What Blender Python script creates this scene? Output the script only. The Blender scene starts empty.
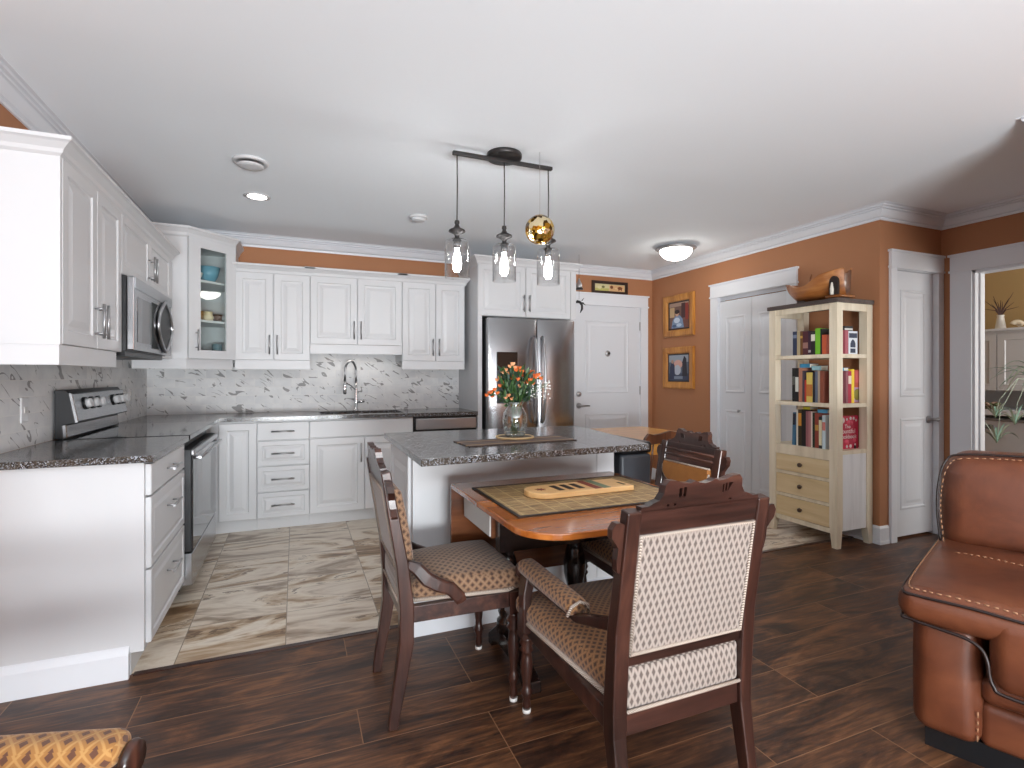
import bpy, bmesh, math, random
from mathutils import Vector, Matrix
random.seed(7)
S = bpy.context.scene
COL = S.collection
PI = math.pi

# ------------------------------------------------------------------ camera, world, light, exposure
H = 2.49                                    # ceiling height
cam = bpy.data.cameras.new('camera')
cam.sensor_width = 36.0
cam.lens = 526.0 / 1024.0 * 36.0
cam.shift_y = -8.0 / 1024.0
cam.clip_start = 0.05
co = bpy.data.objects.new('camera', cam); COL.objects.link(co)
co.location = (0, 0, 1.24)
co.rotation_euler = (PI / 2, 0, -math.radians(22.4))
S.camera = co

w = bpy.data.worlds.new('world'); S.world = w; w.use_nodes = True
bg = w.node_tree.nodes['Background']
bg.inputs[0].default_value = (0.80, 0.88, 1.0, 1); bg.inputs[1].default_value = 1.0

S.view_settings.view_transform = 'Standard'
S.view_settings.look = 'None'
S.view_settings.gamma = 1.0
S.view_settings.use_curve_mapping = False
S.view_settings.exposure = 0.0
S.cycles.max_bounces = 10
S.cycles.diffuse_bounces = 6
S.cycles.transparent_max_bounces = 12
S.cycles.sample_clamp_indirect = 6.0

def lamp(name, kind, loc, power, color=(1, 1, 1), size=0.1, size_y=None, rot=(0, 0, 0), spot=None):
    l = bpy.data.lights.new(name, kind); l.energy = power; l.color = color
    if kind == 'AREA':
        l.size = size
        if size_y: l.shape = 'RECTANGLE'; l.size_y = size_y
    elif kind in ('POINT', 'SPOT'):
        l.shadow_soft_size = size
        if spot: l.spot_size = spot; l.spot_blend = 0.6
    o = bpy.data.objects.new(name, l); COL.objects.link(o)
    o.location = loc; o.rotation_euler = rot
    return o

# unseen living-room windows behind the camera; area lights tilted up to lift the ceiling
lamp('unseen_window_light', 'AREA', (0.45, -3.38, 0.62), 560, (0.93, 0.972, 1.0), 2.5, 1.0, (PI / 2 + 1.02, 0, 0))
lamp('unseen_window_light', 'AREA', (-2.70, -0.9, 1.30), 6, (0.93, 0.972, 1.0), 2.0, 2.6, (0, -PI / 2 - 1.0, 0))  # fill from an added side window
# added light from an unseen window, brightens the bedroom behind the doorway
lamp('unseen_window_light', 'AREA', (5.9, 0.45, 1.5), 48, (1.0, 0.97, 0.92), 1.4, 1.3, (PI / 2, 0, 0))

# ------------------------------------------------------------------ mesh builder
def wmat(o):
    m = o.matrix_parent_inverse @ o.matrix_basis if o.parent else o.matrix_basis.copy()
    return wmat(o.parent) @ m if o.parent else m
class MB:
    def __init__(s): s.v = []; s.f = []; s.mi = []; s.sm = []
    def add(s, vs, fs, mi=0, sm=False):
        b = len(s.v); s.v += [tuple(p) for p in vs]
        for f in fs:
            s.f.append(tuple(b + i for i in f)); s.mi.append(mi); s.sm.append(sm)
        return b
    def box(s, x0, x1, y0, y1, z0, z1, mi=0):
        if x0 > x1: x0, x1 = x1, x0
        if y0 > y1: y0, y1 = y1, y0
        if z0 > z1: z0, z1 = z1, z0
        s.add([(x0,y0,z0),(x1,y0,z0),(x1,y1,z0),(x0,y1,z0),(x0,y0,z1),(x1,y0,z1),(x1,y1,z1),(x0,y1,z1)],
              [(3,2,1,0),(4,5,6,7),(0,1,5,4),(1,2,6,5),(2,3,7,6),(3,0,4,7)], mi)
        return s
    def prism(s, poly, plane, a, b, mi=0, sm=False):
        n = len(poly)
        def P(p, t):
            return {'xy': (p[0], p[1], t), 'xz': (p[0], t, p[1]), 'yz': (t, p[0], p[1])}[plane]
        ar = sum(poly[i][0]*poly[(i+1)%n][1]-poly[(i+1)%n][0]*poly[i][1] for i in range(n))
        flip = (ar < 0) != (plane == 'xz')
        if a > b: a, b = b, a
        vs = [P(p, a) for p in poly] + [P(p, b) for p in poly]
        lo, hi = tuple(range(n)), tuple(range(n, 2*n))
        sd = [(i, (i+1)%n, n+(i+1)%n, n+i) for i in range(n)]
        if flip:
            s.add(vs, [lo, hi[::-1]], mi); b0 = len(s.v) - 2*n
            for q in sd: s.f.append(tuple(b0+i for i in q[::-1])); s.mi.append(mi); s.sm.append(sm)
        else:
            s.add(vs, [lo[::-1], hi], mi); b0 = len(s.v) - 2*n
            for q in sd: s.f.append(tuple(b0+i for i in q)); s.mi.append(mi); s.sm.append(sm)
        return s
    def lathe(s, prof, c=(0,0,0), n=24, axis='z', mi=0, caps=True, sm=True):
        vs = []; fs = []
        for r, z in prof:
            for k in range(n):
                t = 2*PI*k/n; x, y = r*math.cos(t), r*math.sin(t)
                p = {'z': (x, y, z), 'x': (z, x, y), 'y': (y, z, x)}[axis]
                vs.append((c[0]+p[0], c[1]+p[1], c[2]+p[2]))
        m = len(prof)
        for i in range(m-1):
            for k in range(n):
                fs.append((i*n+k, i*n+(k+1)%n, (i+1)*n+(k+1)%n, (i+1)*n+k))
        b = s.add(vs, fs, mi, sm)
        if caps:
            if prof[0][0] > 1e-5: s.f.append(tuple(b+k for k in range(n))[::-1]); s.mi.append(mi); s.sm.append(False)
            if prof[-1][0] > 1e-5: s.f.append(tuple(b+(m-1)*n+k for k in range(n))); s.mi.append(mi); s.sm.append(False)
        return s
    def tube(s, pts, r, n=10, mi=0, caps=True):
        pts = [Vector(p) for p in pts]; m = len(pts)
        rs = r if isinstance(r, (list, tuple)) else [r]*m
        vs = []; fs = []; up = None
        for i, p in enumerate(pts):
            t = (pts[min(i+1, m-1)] - pts[max(i-1, 0)]).normalized()
            if up is None:
                up = t.orthogonal().normalized()
            else:
                up = (up - t*up.dot(t))
                up = up.normalized() if up.length > 1e-6 else t.orthogonal().normalized()
            bn = t.cross(up)
            for k in range(n):
                a = 2*PI*k/n
                vs.append(p + (up*math.cos(a) + bn*math.sin(a))*rs[i])
        for i in range(m-1):
            for k in range(n):
                fs.append((i*n+k, i*n+(k+1)%n, (i+1)*n+(k+1)%n, (i+1)*n+k))
        b = s.add(vs, fs, mi, True)
        if caps:
            s.f.append(tuple(b+k for k in range(n))[::-1]); s.mi.append(mi); s.sm.append(False)
            s.f.append(tuple(b+(m-1)*n+k for k in range(n))); s.mi.append(mi); s.sm.append(False)
        return s
    def bar(s, pts, sec, side=(1,0,0), mi=0, sm=False):
        """rectangular section (width along side, depth across) swept along pts; sec may be a list"""
        pts = [Vector(p) for p in pts]; m = len(pts); side = Vector(side)
        secs = sec if isinstance(sec, list) else [sec]*m
        vs = []; fs = []
        for i, p in enumerate(pts):
            t = (pts[min(i+1, m-1)] - pts[max(i-1, 0)]).normalized()
            sd = (side - t*side.dot(t)).normalized(); d = t.cross(sd)
            a, b = secs[i][0]/2, secs[i][1]/2
            vs += [p - sd*a - d*b, p + sd*a - d*b, p + sd*a + d*b, p - sd*a + d*b]
        for i in range(m-1):
            for k in range(4):
                fs.append((i*4+k, i*4+(k+1)%4, (i+1)*4+(k+1)%4, (i+1)*4+k))
        fs += [(3,2,1,0), tuple((m-1)*4+k for k in range(4))]
        s.add(vs, fs, mi, sm); return s
    def rbox(s, x0, x1, y0, y1, z0, z1, r, bulge=(0,0,0), k=4, mi=0, fn=None):
        st = [math.tan(-PI/4+PI/4*i/k)+1 for i in range(k+1)]       # 0..1 over the rounded edge
        c = Vector(((x0+x1)/2, (y0+y1)/2, (z0+z1)/2)); h = Vector(((x1-x0)/2, (y1-y0)/2, (z1-z0)/2))
        rr = [min(r, h[i]*0.98) for i in range(3)]
        def stops(i):
            e = [-h[i] + rr[i]*t for t in st]; mid = [-(h[i]-rr[i]) + 2*(h[i]-rr[i])*j/6 for j in range(1, 6)]
            return e + mid + [-q for q in e[::-1]]
        ax = [stops(i) for i in range(3)]
        for a in range(3):
            u, v = (a+1)%3, (a+2)%3
            for sg in (-1, 1):
                vs = []; nu, nv = len(ax[u]), len(ax[v])
                for pu in ax[u]:
                    for pv in ax[v]:
                        p = [0,0,0]; p[a] = sg*h[a]; p[u] = pu; p[v] = pv
                        q = [max(-(h[i]-rr[i]), min(h[i]-rr[i], p[i])) for i in range(3)]
                        d = Vector([(p[i]-q[i])/max(rr[i],1e-6) for i in range(3)])
                        if d.length > 1e-9: d.normalize()
                        o = Vector([q[i] + d[i]*rr[i] for i in range(3)])
                        n = [o[i]/h[i] for i in range(3)]
                        for i in range(3):
                            if bulge[i]:
                                j, l = (i+1)%3, (i+2)%3
                                o[i] += bulge[i]*n[i]*max(0,1-n[j]**2)*max(0,1-n[l]**2)
                        o = o + c
                        vs.append(fn(o) if fn else o)
                fs = [(i*nv+j, (i+1)*nv+j, (i+1)*nv+j+1, i*nv+j+1) for i in range(nu-1) for j in range(nv-1)]
                if sg < 0: fs = [f[::-1] for f in fs]
                s.add(vs, fs, mi, True)
        return s
    def panel(s, O, U, V, w, h, rings, mi=0):
        O, U, V = Vector(O), Vector(U), Vector(V); N = U.cross(V); vs = []; fs = []
        for ins, ht in rings:
            for (a, b) in ((ins, ins), (w-ins, ins), (w-ins, h-ins), (ins, h-ins)):
                vs.append(O + U*a + V*b + N*ht)
        for i in range(len(rings)-1):
            for k in range(4):
                fs.append((i*4+k, i*4+(k+1)%4, (i+1)*4+(k+1)%4, (i+1)*4+k))
        L = (len(rings)-1)*4
        fs += [(3,2,1,0), (L, L+1, L+2, L+3)]
        s.add(vs, fs, mi); return s
    def grid(s, fn, nu, nv, mi=0, sm=True):
        vs = [fn(i/nu, j/nv) for i in range(nu+1) for j in range(nv+1)]
        fs = [(i*(nv+1)+j, (i+1)*(nv+1)+j, (i+1)*(nv+1)+j+1, i*(nv+1)+j+1) for i in range(nu) for j in range(nv)]
        s.add(vs, fs, mi, sm); return s
    def moulding(s, path, prof, closed=False, up=(0,0,1), mi=0):
        """sweep a 2D profile (out, z) along a horizontal path, mitred; out is to the left of the path direction"""
        pts = [Vector((p[0], p[1], p[2] if len(p) > 2 else 0)) for p in path]; m = len(pts); vs = []; fs = []; q = len(prof)
        for i, p in enumerate(pts):
            if closed: a, b = pts[i-1], pts[(i+1)%m]
            else: a, b = (pts[i-1] if i else None), (pts[i+1] if i < m-1 else None)
            d1 = (p-a).normalized() if a is not None else None; d2 = (b-p).normalized() if b is not None else None
            d1 = d1 or d2; d2 = d2 or d1
            n1 = Vector((-d1.y, d1.x, 0)); n2 = Vector((-d2.y, d2.x, 0)); nn = (n1+n2)
            nn = nn/ max(0.2, (1+n1.dot(n2)))
            for o, z in prof: vs.append(p + nn*o + Vector((0,0,z)))
        rng = m if closed else m-1
        for i in range(rng):
            j = (i+1)%m
            for k in range(q):
                fs.append((i*q+k, i*q+(k+1)%q, j*q+(k+1)%q, j*q+k))
        if not closed: fs += [tuple(range(q))[::-1], tuple((m-1)*q+k for k in range(q))]
        s.add(vs, fs, mi); return s
    def build(s, name, mat, parent=None, bevel=0.0, seg=2, subsurf=0, merge=True, world=False, angle=40, fixn=True):
        me = bpy.data.meshes.new(name); me.from_pydata(s.v, [], s.f)
        mats = mat if isinstance(mat, (list, tuple)) else [mat]
        for m_ in mats: me.materials.append(m_)
        me.polygons.foreach_set('material_index', s.mi); me.polygons.foreach_set('use_smooth', s.sm)
        bm = bmesh.new(); bm.from_mesh(me)
        if merge: bmesh.ops.remove_doubles(bm, verts=bm.verts, dist=1e-5)
        if fixn: bmesh.ops.recalc_face_normals(bm, faces=bm.faces)
        uv = bm.loops.layers.uv.new('UVMap')
        for f in bm.faces:
            n = f.normal; a = max(range(3), key=lambda i: abs(n[i]))
            for l in f.loops:
                c = l.vert.co
                l[uv].uv = ((c.y, c.z), (c.x, c.z), (c.x, c.y))[a]
        bm.to_mesh(me); bm.free()
        o = bpy.data.objects.new(name, me); COL.objects.link(o)
        if parent is not None:
            o.parent = parent
            if world: o.matrix_parent_inverse = wmat(parent).inverted()
        if bevel:
            b = o.modifiers.new('bevel', 'BEVEL'); b.width = bevel; b.segments = seg; b.limit_method = 'ANGLE'; b.angle_limit = math.radians(35)
        if subsurf:
            u = o.modifiers.new('sub', 'SUBSURF'); u.levels = subsurf; u.render_levels = subsurf
        return o

def tag(o, label=None, cat=None, group=None, kind=None):
    if label: o['label'] = label
    if cat: o['category'] = cat
    if group: o['group'] = group
    if kind: o['kind'] = kind
    return o
def thing(name, label, cat, loc=(0,0,0), rz=0.0, group=None):
    o = bpy.data.objects.new(name, None); COL.objects.link(o)
    o.empty_display_size = 0.05; o.location = loc; o.rotation_euler = (0, 0, rz)
    return tag(o, label, cat, group)
def struct(o): o['kind'] = 'structure'; return o
def copy_tree(o, parent=None):
    c = o.copy(); COL.objects.link(c)
    if parent is not None: c.parent = parent
    for ch in list(o.children): copy_tree(ch, c)
    return c
def BX(*a): return MB().box(*a)
def arc(cx, cy, r, a0, a1, n):
    return [(cx + r*math.cos(math.radians(a0+(a1-a0)*i/n)), cy + r*math.sin(math.radians(a0+(a1-a0)*i/n))) for i in range(n+1)]
def cutout(outer, holes, th):
    """mesh (verts, faces) of an outline with holes, extruded th, lying in x/z with y as thickness"""
    cu = bpy.data.curves.new('c', 'CURVE'); cu.dimensions = '2D'; cu.fill_mode = 'BOTH'; cu.extrude = th/2
    for poly in [outer] + holes:
        sp = cu.splines.new('POLY'); sp.points.add(len(poly)-1)
        for p, q in zip(sp.points, poly): p.co = (q[0], q[1], 0, 1)
        sp.use_cyclic_u = True
    o = bpy.data.objects.new('c', cu); COL.objects.link(o)
    me = o.to_mesh()
    vs = [(v.co.x, v.co.z, v.co.y) for v in me.vertices]; fs = [tuple(p.vertices) for p in me.polygons]
    o.to_mesh_clear(); bpy.data.objects.remove(o); bpy.data.curves.remove(cu)
    return vs, fs
def text_mesh(s, size, th=0.0008):
    cu = bpy.data.curves.new('t', 'FONT'); cu.body = s; cu.size = size; cu.extrude = th; cu.align_x = 'CENTER'; cu.align_y = 'CENTER'
    o = bpy.data.objects.new('t', cu); COL.objects.link(o); me = o.to_mesh()
    vs = [tuple(v.co) for v in me.vertices]; fs = [tuple(p.vertices) for p in me.polygons]
    o.to_mesh_clear(); bpy.data.objects.remove(o); bpy.data.curves.remove(cu)
    return vs, fs

# ------------------------------------------------------------------ materials
def lin(c):
    return tuple((x/255/12.92 if x/255 <= 0.04045 else ((x/255+0.055)/1.055)**2.4) for x in c)
def base(name, rgb=(200,200,200), rough=0.5, metal=0.0, spec=None, coat=0.0):
    m = bpy.data.materials.new(name); m.use_nodes = True
    b = m.node_tree.nodes['Principled BSDF']
    b.inputs['Base Color'].default_value = (*lin(rgb), 1); b.inputs['Roughness'].default_value = rough
    b.inputs['Metallic'].default_value = metal
    if spec is not None: b.inputs['Specular IOR Level'].default_value = spec
    if coat: b.inputs['Coat Weight'].default_value = coat; b.inputs['Coat Roughness'].default_value = 0.08
    return m
class NT:
    def __init__(s, m): s.t = m.node_tree; s.b = s.t.nodes['Principled BSDF']
    def n(s, typ, **kw):
        x = s.t.nodes.new('ShaderNode' + typ)
        for k, v in kw.items():
            if k in x.inputs: s.put(x.inputs[k], v)
            else: setattr(x, k, v)
        return x
    def put(s, i, v):
        if isinstance(v, bpy.types.NodeSocket): s.t.links.new(v, i)
        else: i.default_value = v
    def coord(s, kind='Object'): return s.n('TexCoord').outputs[kind]
    def map(s, v, sc=(1,1,1), loc=(0,0,0), rot=(0,0,0)):
        m = s.n('Mapping'); s.t.links.new(v, m.inputs['Vector'])
        m.inputs['Scale'].default_value = sc; m.inputs['Location'].default_value = loc; m.inputs['Rotation'].default_value = rot
        return m.outputs[0]
    def noise(s, v, scale, detail=4, rough=0.55, dist=0.0):
        x = s.n('TexNoise', Scale=scale, Detail=detail, Roughness=rough, Distortion=dist); s.t.links.new(v, x.inputs['Vector'])
        return x.outputs['Fac']
    def ramp(s, f, stops, interp='LINEAR'):
        r = s.n('ValToRGB'); s.t.links.new(f, r.inputs[0]); e = r.color_ramp; e.interpolation = interp
        while len(e.elements) < len(stops): e.elements.new(0.5)
        for el, (p, c) in zip(e.elements, stops):
            el.position = p; el.color = (*lin(c), 1) if not isinstance(c, float) else (c, c, c, 1)
        return r.outputs[0]
    def mix(s, f, a, b, mode='MIX'):
        x = s.n('Mix', data_type='RGBA', blend_type=mode)
        s.put(x.inputs[0], f)
        for i, v in ((6, a), (7, b)):
            s.put(x.inputs[i], (*lin(v), 1) if isinstance(v, tuple) and len(v) == 3 else v)
        return x.outputs[2]
    def m(s, op, a, b=0.0, c=0.0):
        x = s.n('Math', operation=op); s.put(x.inputs[0], a); s.put(x.inputs[1], b); s.put(x.inputs[2], c); return x.outputs[0]
    def color(s, v): s.put(s.b.inputs['Base Color'], v)
    def rough(s, v): s.put(s.b.inputs['Roughness'], v)
    def bump(s, h, strength=0.3, dist=0.01):
        x = s.n('Bump', Strength=strength, Distance=dist); s.t.links.new(h, x.inputs['Height']); s.t.links.new(x.outputs[0], s.b.inputs['Normal'])

def wood(name, dark, mid, light, scale=1.0, axis='x', rough=0.3, coat=0.0, amp=1.0):
    m = base(name, mid, rough, coat=coat); t = NT(m); v = t.coord()
    sc = {'x': (1.2, 14, 14), 'y': (14, 1.2, 14), 'z': (14, 14, 1.2)}[axis]
    f = t.noise(t.map(v, tuple(q*scale for q in sc)), 1.0, 6, 0.6, 0.6)
    g = t.noise(t.map(v, tuple(q*scale*4 for q in sc)), 1.0, 3, 0.5, 0.2)
    h = t.m('ADD', t.m('MULTIPLY', f, 0.75), t.m('MULTIPLY', g, 0.25))
    t.color(t.ramp(h, [(0.5-0.16*amp, dark), (0.5, mid), (0.5+0.16*amp, light)]))
    return m

M = {}
M['cab'] = base('white_cabinet_paint', (207,208,210), 0.38)
M['trim'] = base('white_trim_paint', (222,225,230), 0.42)
M['door'] = base('white_door_paint', (214,217,222), 0.42)
m = M['ceil'] = base('ceiling_paint', (242,248,253), 0.9); t = NT(m)
t.bump(t.noise(t.coord(), 160, 2), 0.05, 0.002)
m = M['wall'] = base('brown_wall_paint', (150,102,70), 0.75); t = NT(m)
f = t.noise(t.coord(), 1.3, 2)
t.color(t.mix(f, (164,112,77), (172,119,83))); t.bump(t.noise(t.coord(), 220, 2), 0.06, 0.002)
M['tanwall'] = base('ochre_wall_paint', (186,156,108), 0.8)
M['whitewall'] = base('white_wall_paint', (214,213,210), 0.85)
M['chrome'] = base('chrome', (225,226,228), 0.12, 1.0)
M['nickel'] = base('brushed_nickel', (176,176,178), 0.36, 0.9)
M['darkmetal'] = base('dark_bronze_metal', (62,60,60), 0.42, 0.7)
M['black'] = base('black_plastic', (22,22,24), 0.35)
M['darkgrey'] = base('dark_grey_panel', (58,62,68), 0.4)
M['charcoal'] = base('charcoal_metal', (44,45,47), 0.4, 0.3)
m = M['steel'] = base('brushed_steel', (172,173,176), 0.25, 1.0); t = NT(m)
t.rough(t.m('ADD', 0.2, t.m('MULTIPLY', t.noise(t.map(t.coord(), (160,160,2)), 1, 3), 0.08)))
M['steelH'] = base('satin_steel', (182,183,186), 0.28, 1.0)
M['blackglass'] = base('black_glass', (14,14,15), 0.06, spec=0.6)
M['ovenglass'] = base('mirror_oven_glass', (92,92,94), 0.05, 0.75)
def glass(name, rgb=(245,250,250), rough=0.0, ior=1.45):
    m = base(name, rgb, rough); b = m.node_tree.nodes['Principled BSDF']
    b.inputs['Transmission Weight'].default_value = 1.0; b.inputs['IOR'].default_value = ior
    return m
M['glass'] = glass('clear_glass')
def thin_glass(name, tint, rough=0.02, base_r=0.045, edge=0.75, p=4.0):
    m = bpy.data.materials.new(name); m.use_nodes = True; nt = m.node_tree; nt.nodes.clear(); N = nt.nodes.new; L = nt.links.new
    o_ = N('ShaderNodeOutputMaterial'); mx = N('ShaderNodeMixShader'); tr = N('ShaderNodeBsdfTransparent'); gl = N('ShaderNodeBsdfGlossy'); lw = N('ShaderNodeLayerWeight')
    gl.inputs['Roughness'].default_value = rough; tr.inputs[0].default_value = (*tint, 1); lw.inputs[0].default_value = 0.5
    pw = N('ShaderNodeMath'); pw.operation = 'POWER'; pw.inputs[1].default_value = p
    ma = N('ShaderNodeMath'); ma.operation = 'MULTIPLY_ADD'; ma.inputs[1].default_value = edge; ma.inputs[2].default_value = base_r; ma.use_clamp = True
    L(lw.outputs['Facing'], pw.inputs[0]); L(pw.outputs[0], ma.inputs[0]); L(ma.outputs[0], mx.inputs[0]); L(tr.outputs[0], mx.inputs[1]); L(gl.outputs[0], mx.inputs[2]); L(mx.outputs[0], o_.inputs[0])
    return m
M['pane'] = thin_glass('window_pane_glass', (0.95,0.98,0.97))
M['shade'] = thin_glass('clear_shade_glass', (0.985,0.985,0.985), 0.03, 0.06, 0.9, 3.2)
M['vase'] = thin_glass('pale_vase_glass', (0.86,0.94,0.95), 0.05, 0.24, 0.75, 1.8)
def emis(name, rgb, st):
    m = base(name, rgb, 0.5); b = m.node_tree.nodes['Principled BSDF']
    b.inputs['Emission Color'].default_value = (*lin(rgb), 1); b.inputs['Emission Strength'].default_value = st
    return m
M['bulb'] = emis('lit_bulb', (250,250,250), 85.0)
M['lampglass'] = emis('lit_frosted_glass', (255,250,242), 17.0)
M['led'] = emis('lit_downlight', (255,251,245), 14.0)

# granite
m = M['granite'] = base('speckled_granite', (80,78,76), 0.14, spec=0.4); t = NT(m); v = t.coord()
vo = t.n('TexVoronoi', Scale=300.0); t.t.links.new(v, vo.inputs['Vector'])
sep = t.n('SeparateColor'); t.t.links.new(vo.outputs['Color'], sep.inputs[0])
g1 = t.ramp(sep.outputs[0], [(0.0,(16,17,20)), (0.36,(36,38,42)), (0.38,(88,84,80)), (0.62,(108,102,96)), (0.64,(62,54,48)), (0.78,(88,76,64)), (0.80,(150,156,166)), (1.0,(186,192,202))], 'LINEAR')
f = t.noise(v, 40, 5, 0.65)
t.color(t.mix(t.ramp(f, [(0.40, 0.0), (0.60, 0.65)]), g1, (70,60,50)))
# marble subway tile (per-plane brick coordinates)
def marble_tile(name, plane):
    m = base(name, (215,214,213), 0.42, spec=0.3); t = NT(m); v = t.coord()
    sx = t.n('SeparateXYZ'); t.t.links.new(v, sx.inputs[0]); cb = t.n('CombineXYZ')
    t.t.links.new(sx.outputs[0 if plane == 'xz' else 1], cb.inputs[0]); t.t.links.new(sx.outputs[2], cb.inputs[1])
    br = t.n('TexBrick', Scale=1.0); br.inputs['Brick Width'].default_value = 0.152; br.inputs['Row Height'].default_value = 0.0765
    br.inputs['Mortar Size'].default_value = 0.0022; br.inputs['Mortar Smooth'].default_value = 0.2; br.offset = 0.5
    br.inputs['Color1'].default_value = (0.2,0.2,0.2,1); br.inputs['Color2'].default_value = (0.9,0.9,0.9,1)
    t.t.links.new(t.map(cb.outputs[0], (1,1,1), (0.03, -0.914, 0)), br.inputs['Vector'])
    # veins: per-tile shifted noise isolines
    ad = t.n('VectorMath', operation='MULTIPLY_ADD'); t.t.links.new(br.outputs['Color'], ad.inputs[0]); ad.inputs[1].default_value = (3.1, 5.7, 2.3); t.t.links.new(cb.outputs[0], ad.inputs[2])
    vv = t.map(ad.outputs[0], (1, 1.0, 1), (0,0,0), (0,0,0.6))
    n1 = t.noise(t.map(vv, (3.2, 11, 4)), 1.0, 2, 0.45, 0.5)
    d = t.m('ABSOLUTE', t.m('SUBTRACT', n1, 0.5))
    n2 = t.noise(vv, 11, 1)
    wdt = t.m('MULTIPLY', t.m('MAXIMUM', t.m('SUBTRACT', n2, 0.44), 0.0), 0.13)
    vein = t.m('LESS_THAN', d, wdt)
    soft = t.ramp(t.noise(vv, 7, 4), [(0.3,(226,226,225)), (0.7,(206,207,209))])
    c = t.mix(t.m('MULTIPLY', vein, 0.75), soft, (104,102,100))
    t.color(t.mix(br.outputs['Fac'], c, (222,221,219)))
    t.bump(t.m('SUBTRACT', 1.0, br.outputs['Fac']), 0.35, 0.002)
    return m
M['tile_back'] = marble_tile('marble_subway_tile_back', 'xz')
M['tile_left'] = marble_tile('marble_subway_tile_left', 'yz')
# dark hand-scraped planks along x
m = M['planks'] = base('dark_plank_floor', (70,42,26), 0.34); t = NT(m); v = t.coord()
br = t.n('TexBrick', Scale=1.0); br.inputs['Brick Width'].default_value = 1.21; br.inputs['Row Height'].default_value = 0.2
br.inputs['Mortar Size'].default_value = 0.0018; br.inputs['Mortar Smooth'].default_value = 0.1; br.offset = 0.37; br.offset_frequency = 3; br.squash = 1.0
br.inputs['Color1'].default_value = (0,0,0,1); br.inputs['Color2'].default_value = (1,1,1,1)
t.t.links.new(t.map(v, (1,1,1), (0.55, -0.03, 0)), br.inputs['Vector'])
ad = t.n('VectorMath', operation='MULTIPLY_ADD'); t.t.links.new(br.outputs['Color'], ad.inputs[0]); ad.inputs[1].default_value = (3.7, 7.3, 0); t.t.links.new(v, ad.inputs[2])
f1 = t.noise(t.map(ad.outputs[0], (2.6, 9, 1)), 1.0, 6, 0.62, 1.1)
f2 = t.noise(t.map(ad.outputs[0], (5, 70, 1)), 1.0, 4, 0.6, 0.3)
h = t.m('ADD', t.m('MULTIPLY', f1, 0.62), t.m('MULTIPLY', f2, 0.38))
c = t.ramp(h, [(0.34,(26,17,14)), (0.44,(54,35,26)), (0.53,(92,60,40)), (0.64,(134,90,58))])
c = t.mix(t.m('MULTIPLY', br.outputs['Color'], 0.25), c, (60,36,24))
t.color(t.mix(br.outputs['Fac'], c, (136,98,68)))
t.rough(t.m('ADD', 0.30, t.m('MULTIPLY', f2, 0.28)))
t.bump(t.m('SUBTRACT', f1, t.m('MULTIPLY', br.outputs['Fac'], 0.7)), 0.22, 0.006)
# stone-look kitchen tile
m = M['stone'] = base('veined_stone_tile', (190,176,158), 0.3); t = NT(m); v = t.coord()
br = t.n('TexBrick', Scale=1.0); br.inputs['Brick Width'].default_value = 0.47; br.inputs['Row Height'].default_value = 0.44
br.inputs['Mortar Size'].default_value = 0.0022; br.inputs['Mortar Smooth'].default_value = 0.1; br.offset = 0.0
br.inputs['Color1'].default_value = (0,0,0,1); br.inputs['Color2'].default_value = (1,1,1,1)
t.t.links.new(t.map(v, (1,1,1), (-0.18, -0.041, 0), (0,0,-PI/2)), br.inputs['Vector'])
ad = t.n('VectorMath', operation='MULTIPLY_ADD'); t.t.links.new(br.outputs['Color'], ad.inputs[0]); ad.inputs[1].default_value = (5.3, 8.1, 0); t.t.links.new(v, ad.inputs[2])
sh_ = t.n('SeparateColor'); t.t.links.new(br.outputs['Color'], sh_.inputs[0])
vv = t.map(ad.outputs[0], (1.1, 3.3, 1), (0,0,0), (0,0,0.25))
f1 = t.noise(vv, 1.0, 6, 0.56, 1.3)
f2 = t.noise(t.map(ad.outputs[0], (3, 20, 1), (0,0,0), (0,0,0.2)), 1.0, 5, 0.6, 1.0)
h = t.m('ADD', t.m('ADD', t.m('MULTIPLY', f1, 0.85), t.m('MULTIPLY', f2, 0.15)), t.m('MULTIPLY', t.m('SUBTRACT', sh_.outputs[0], 0.5), 0.11))
c = t.ramp(h, [(0.36,(112,86,60)), (0.42,(166,138,106)), (0.46,(206,188,164)), (0.50,(224,213,196)), (0.55,(212,198,180)), (0.59,(178,160,140)), (0.64,(134,114,94)), (0.70,(184,168,150))])
vn = t.m('LESS_THAN', t.m('ABSOLUTE', t.m('SUBTRACT', f1, 0.44)), t.m('MULTIPLY', t.m('MAXIMUM', t.m('SUBTRACT', f2, 0.48), 0.0), 0.13))
c = t.mix(t.m('MULTIPLY', vn, 0.75), c, (96,68,44))
t.color(t.mix(br.outputs['Fac'], c, (142,128,110)))
# woods
M['walnut'] = wood('dark_walnut', (30,17,14), (54,31,25), (82,50,39), 1.0, 'z', 0.28, 0.2)
M['walnutx'] = wood('dark_walnut_rail', (32,18,15), (58,34,28), (88,55,43), 1.0, 'x', 0.28, 0.2)
M['cherry'] = wood('orange_cherry_top', (120,62,22), (164,92,38), (192,118,56), 0.8, 'x', 0.16, 0.5)
M['cherryd'] = wood('brown_table_side', (66,36,20), (98,56,32), (124,74,44), 0.8, 'x', 0.25, 0.3)
M['ebony'] = base('near_black_turned_wood', (26,17,15), 0.22, coat=0.3)
M['honey'] = wood('honey_pine', (186,126,54), (206,146,70), (222,168,92), 0.9, 'x', 0.3, 0.2)
M['honeyz'] = wood('honey_pine_frame', (150,92,30), (184,122,48), (206,146,66), 1.2, 'z', 0.35, 0.1)
M['spindle'] = wood('brown_spindle_wood', (44,24,16), (72,41,26), (98,60,38), 1.0, 'z', 0.3, 0.2)
M['cream'] = wood('cream_washed_wood', (208,194,168), (224,211,186), (233,222,200), 0.8, 'z', 0.5)
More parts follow.
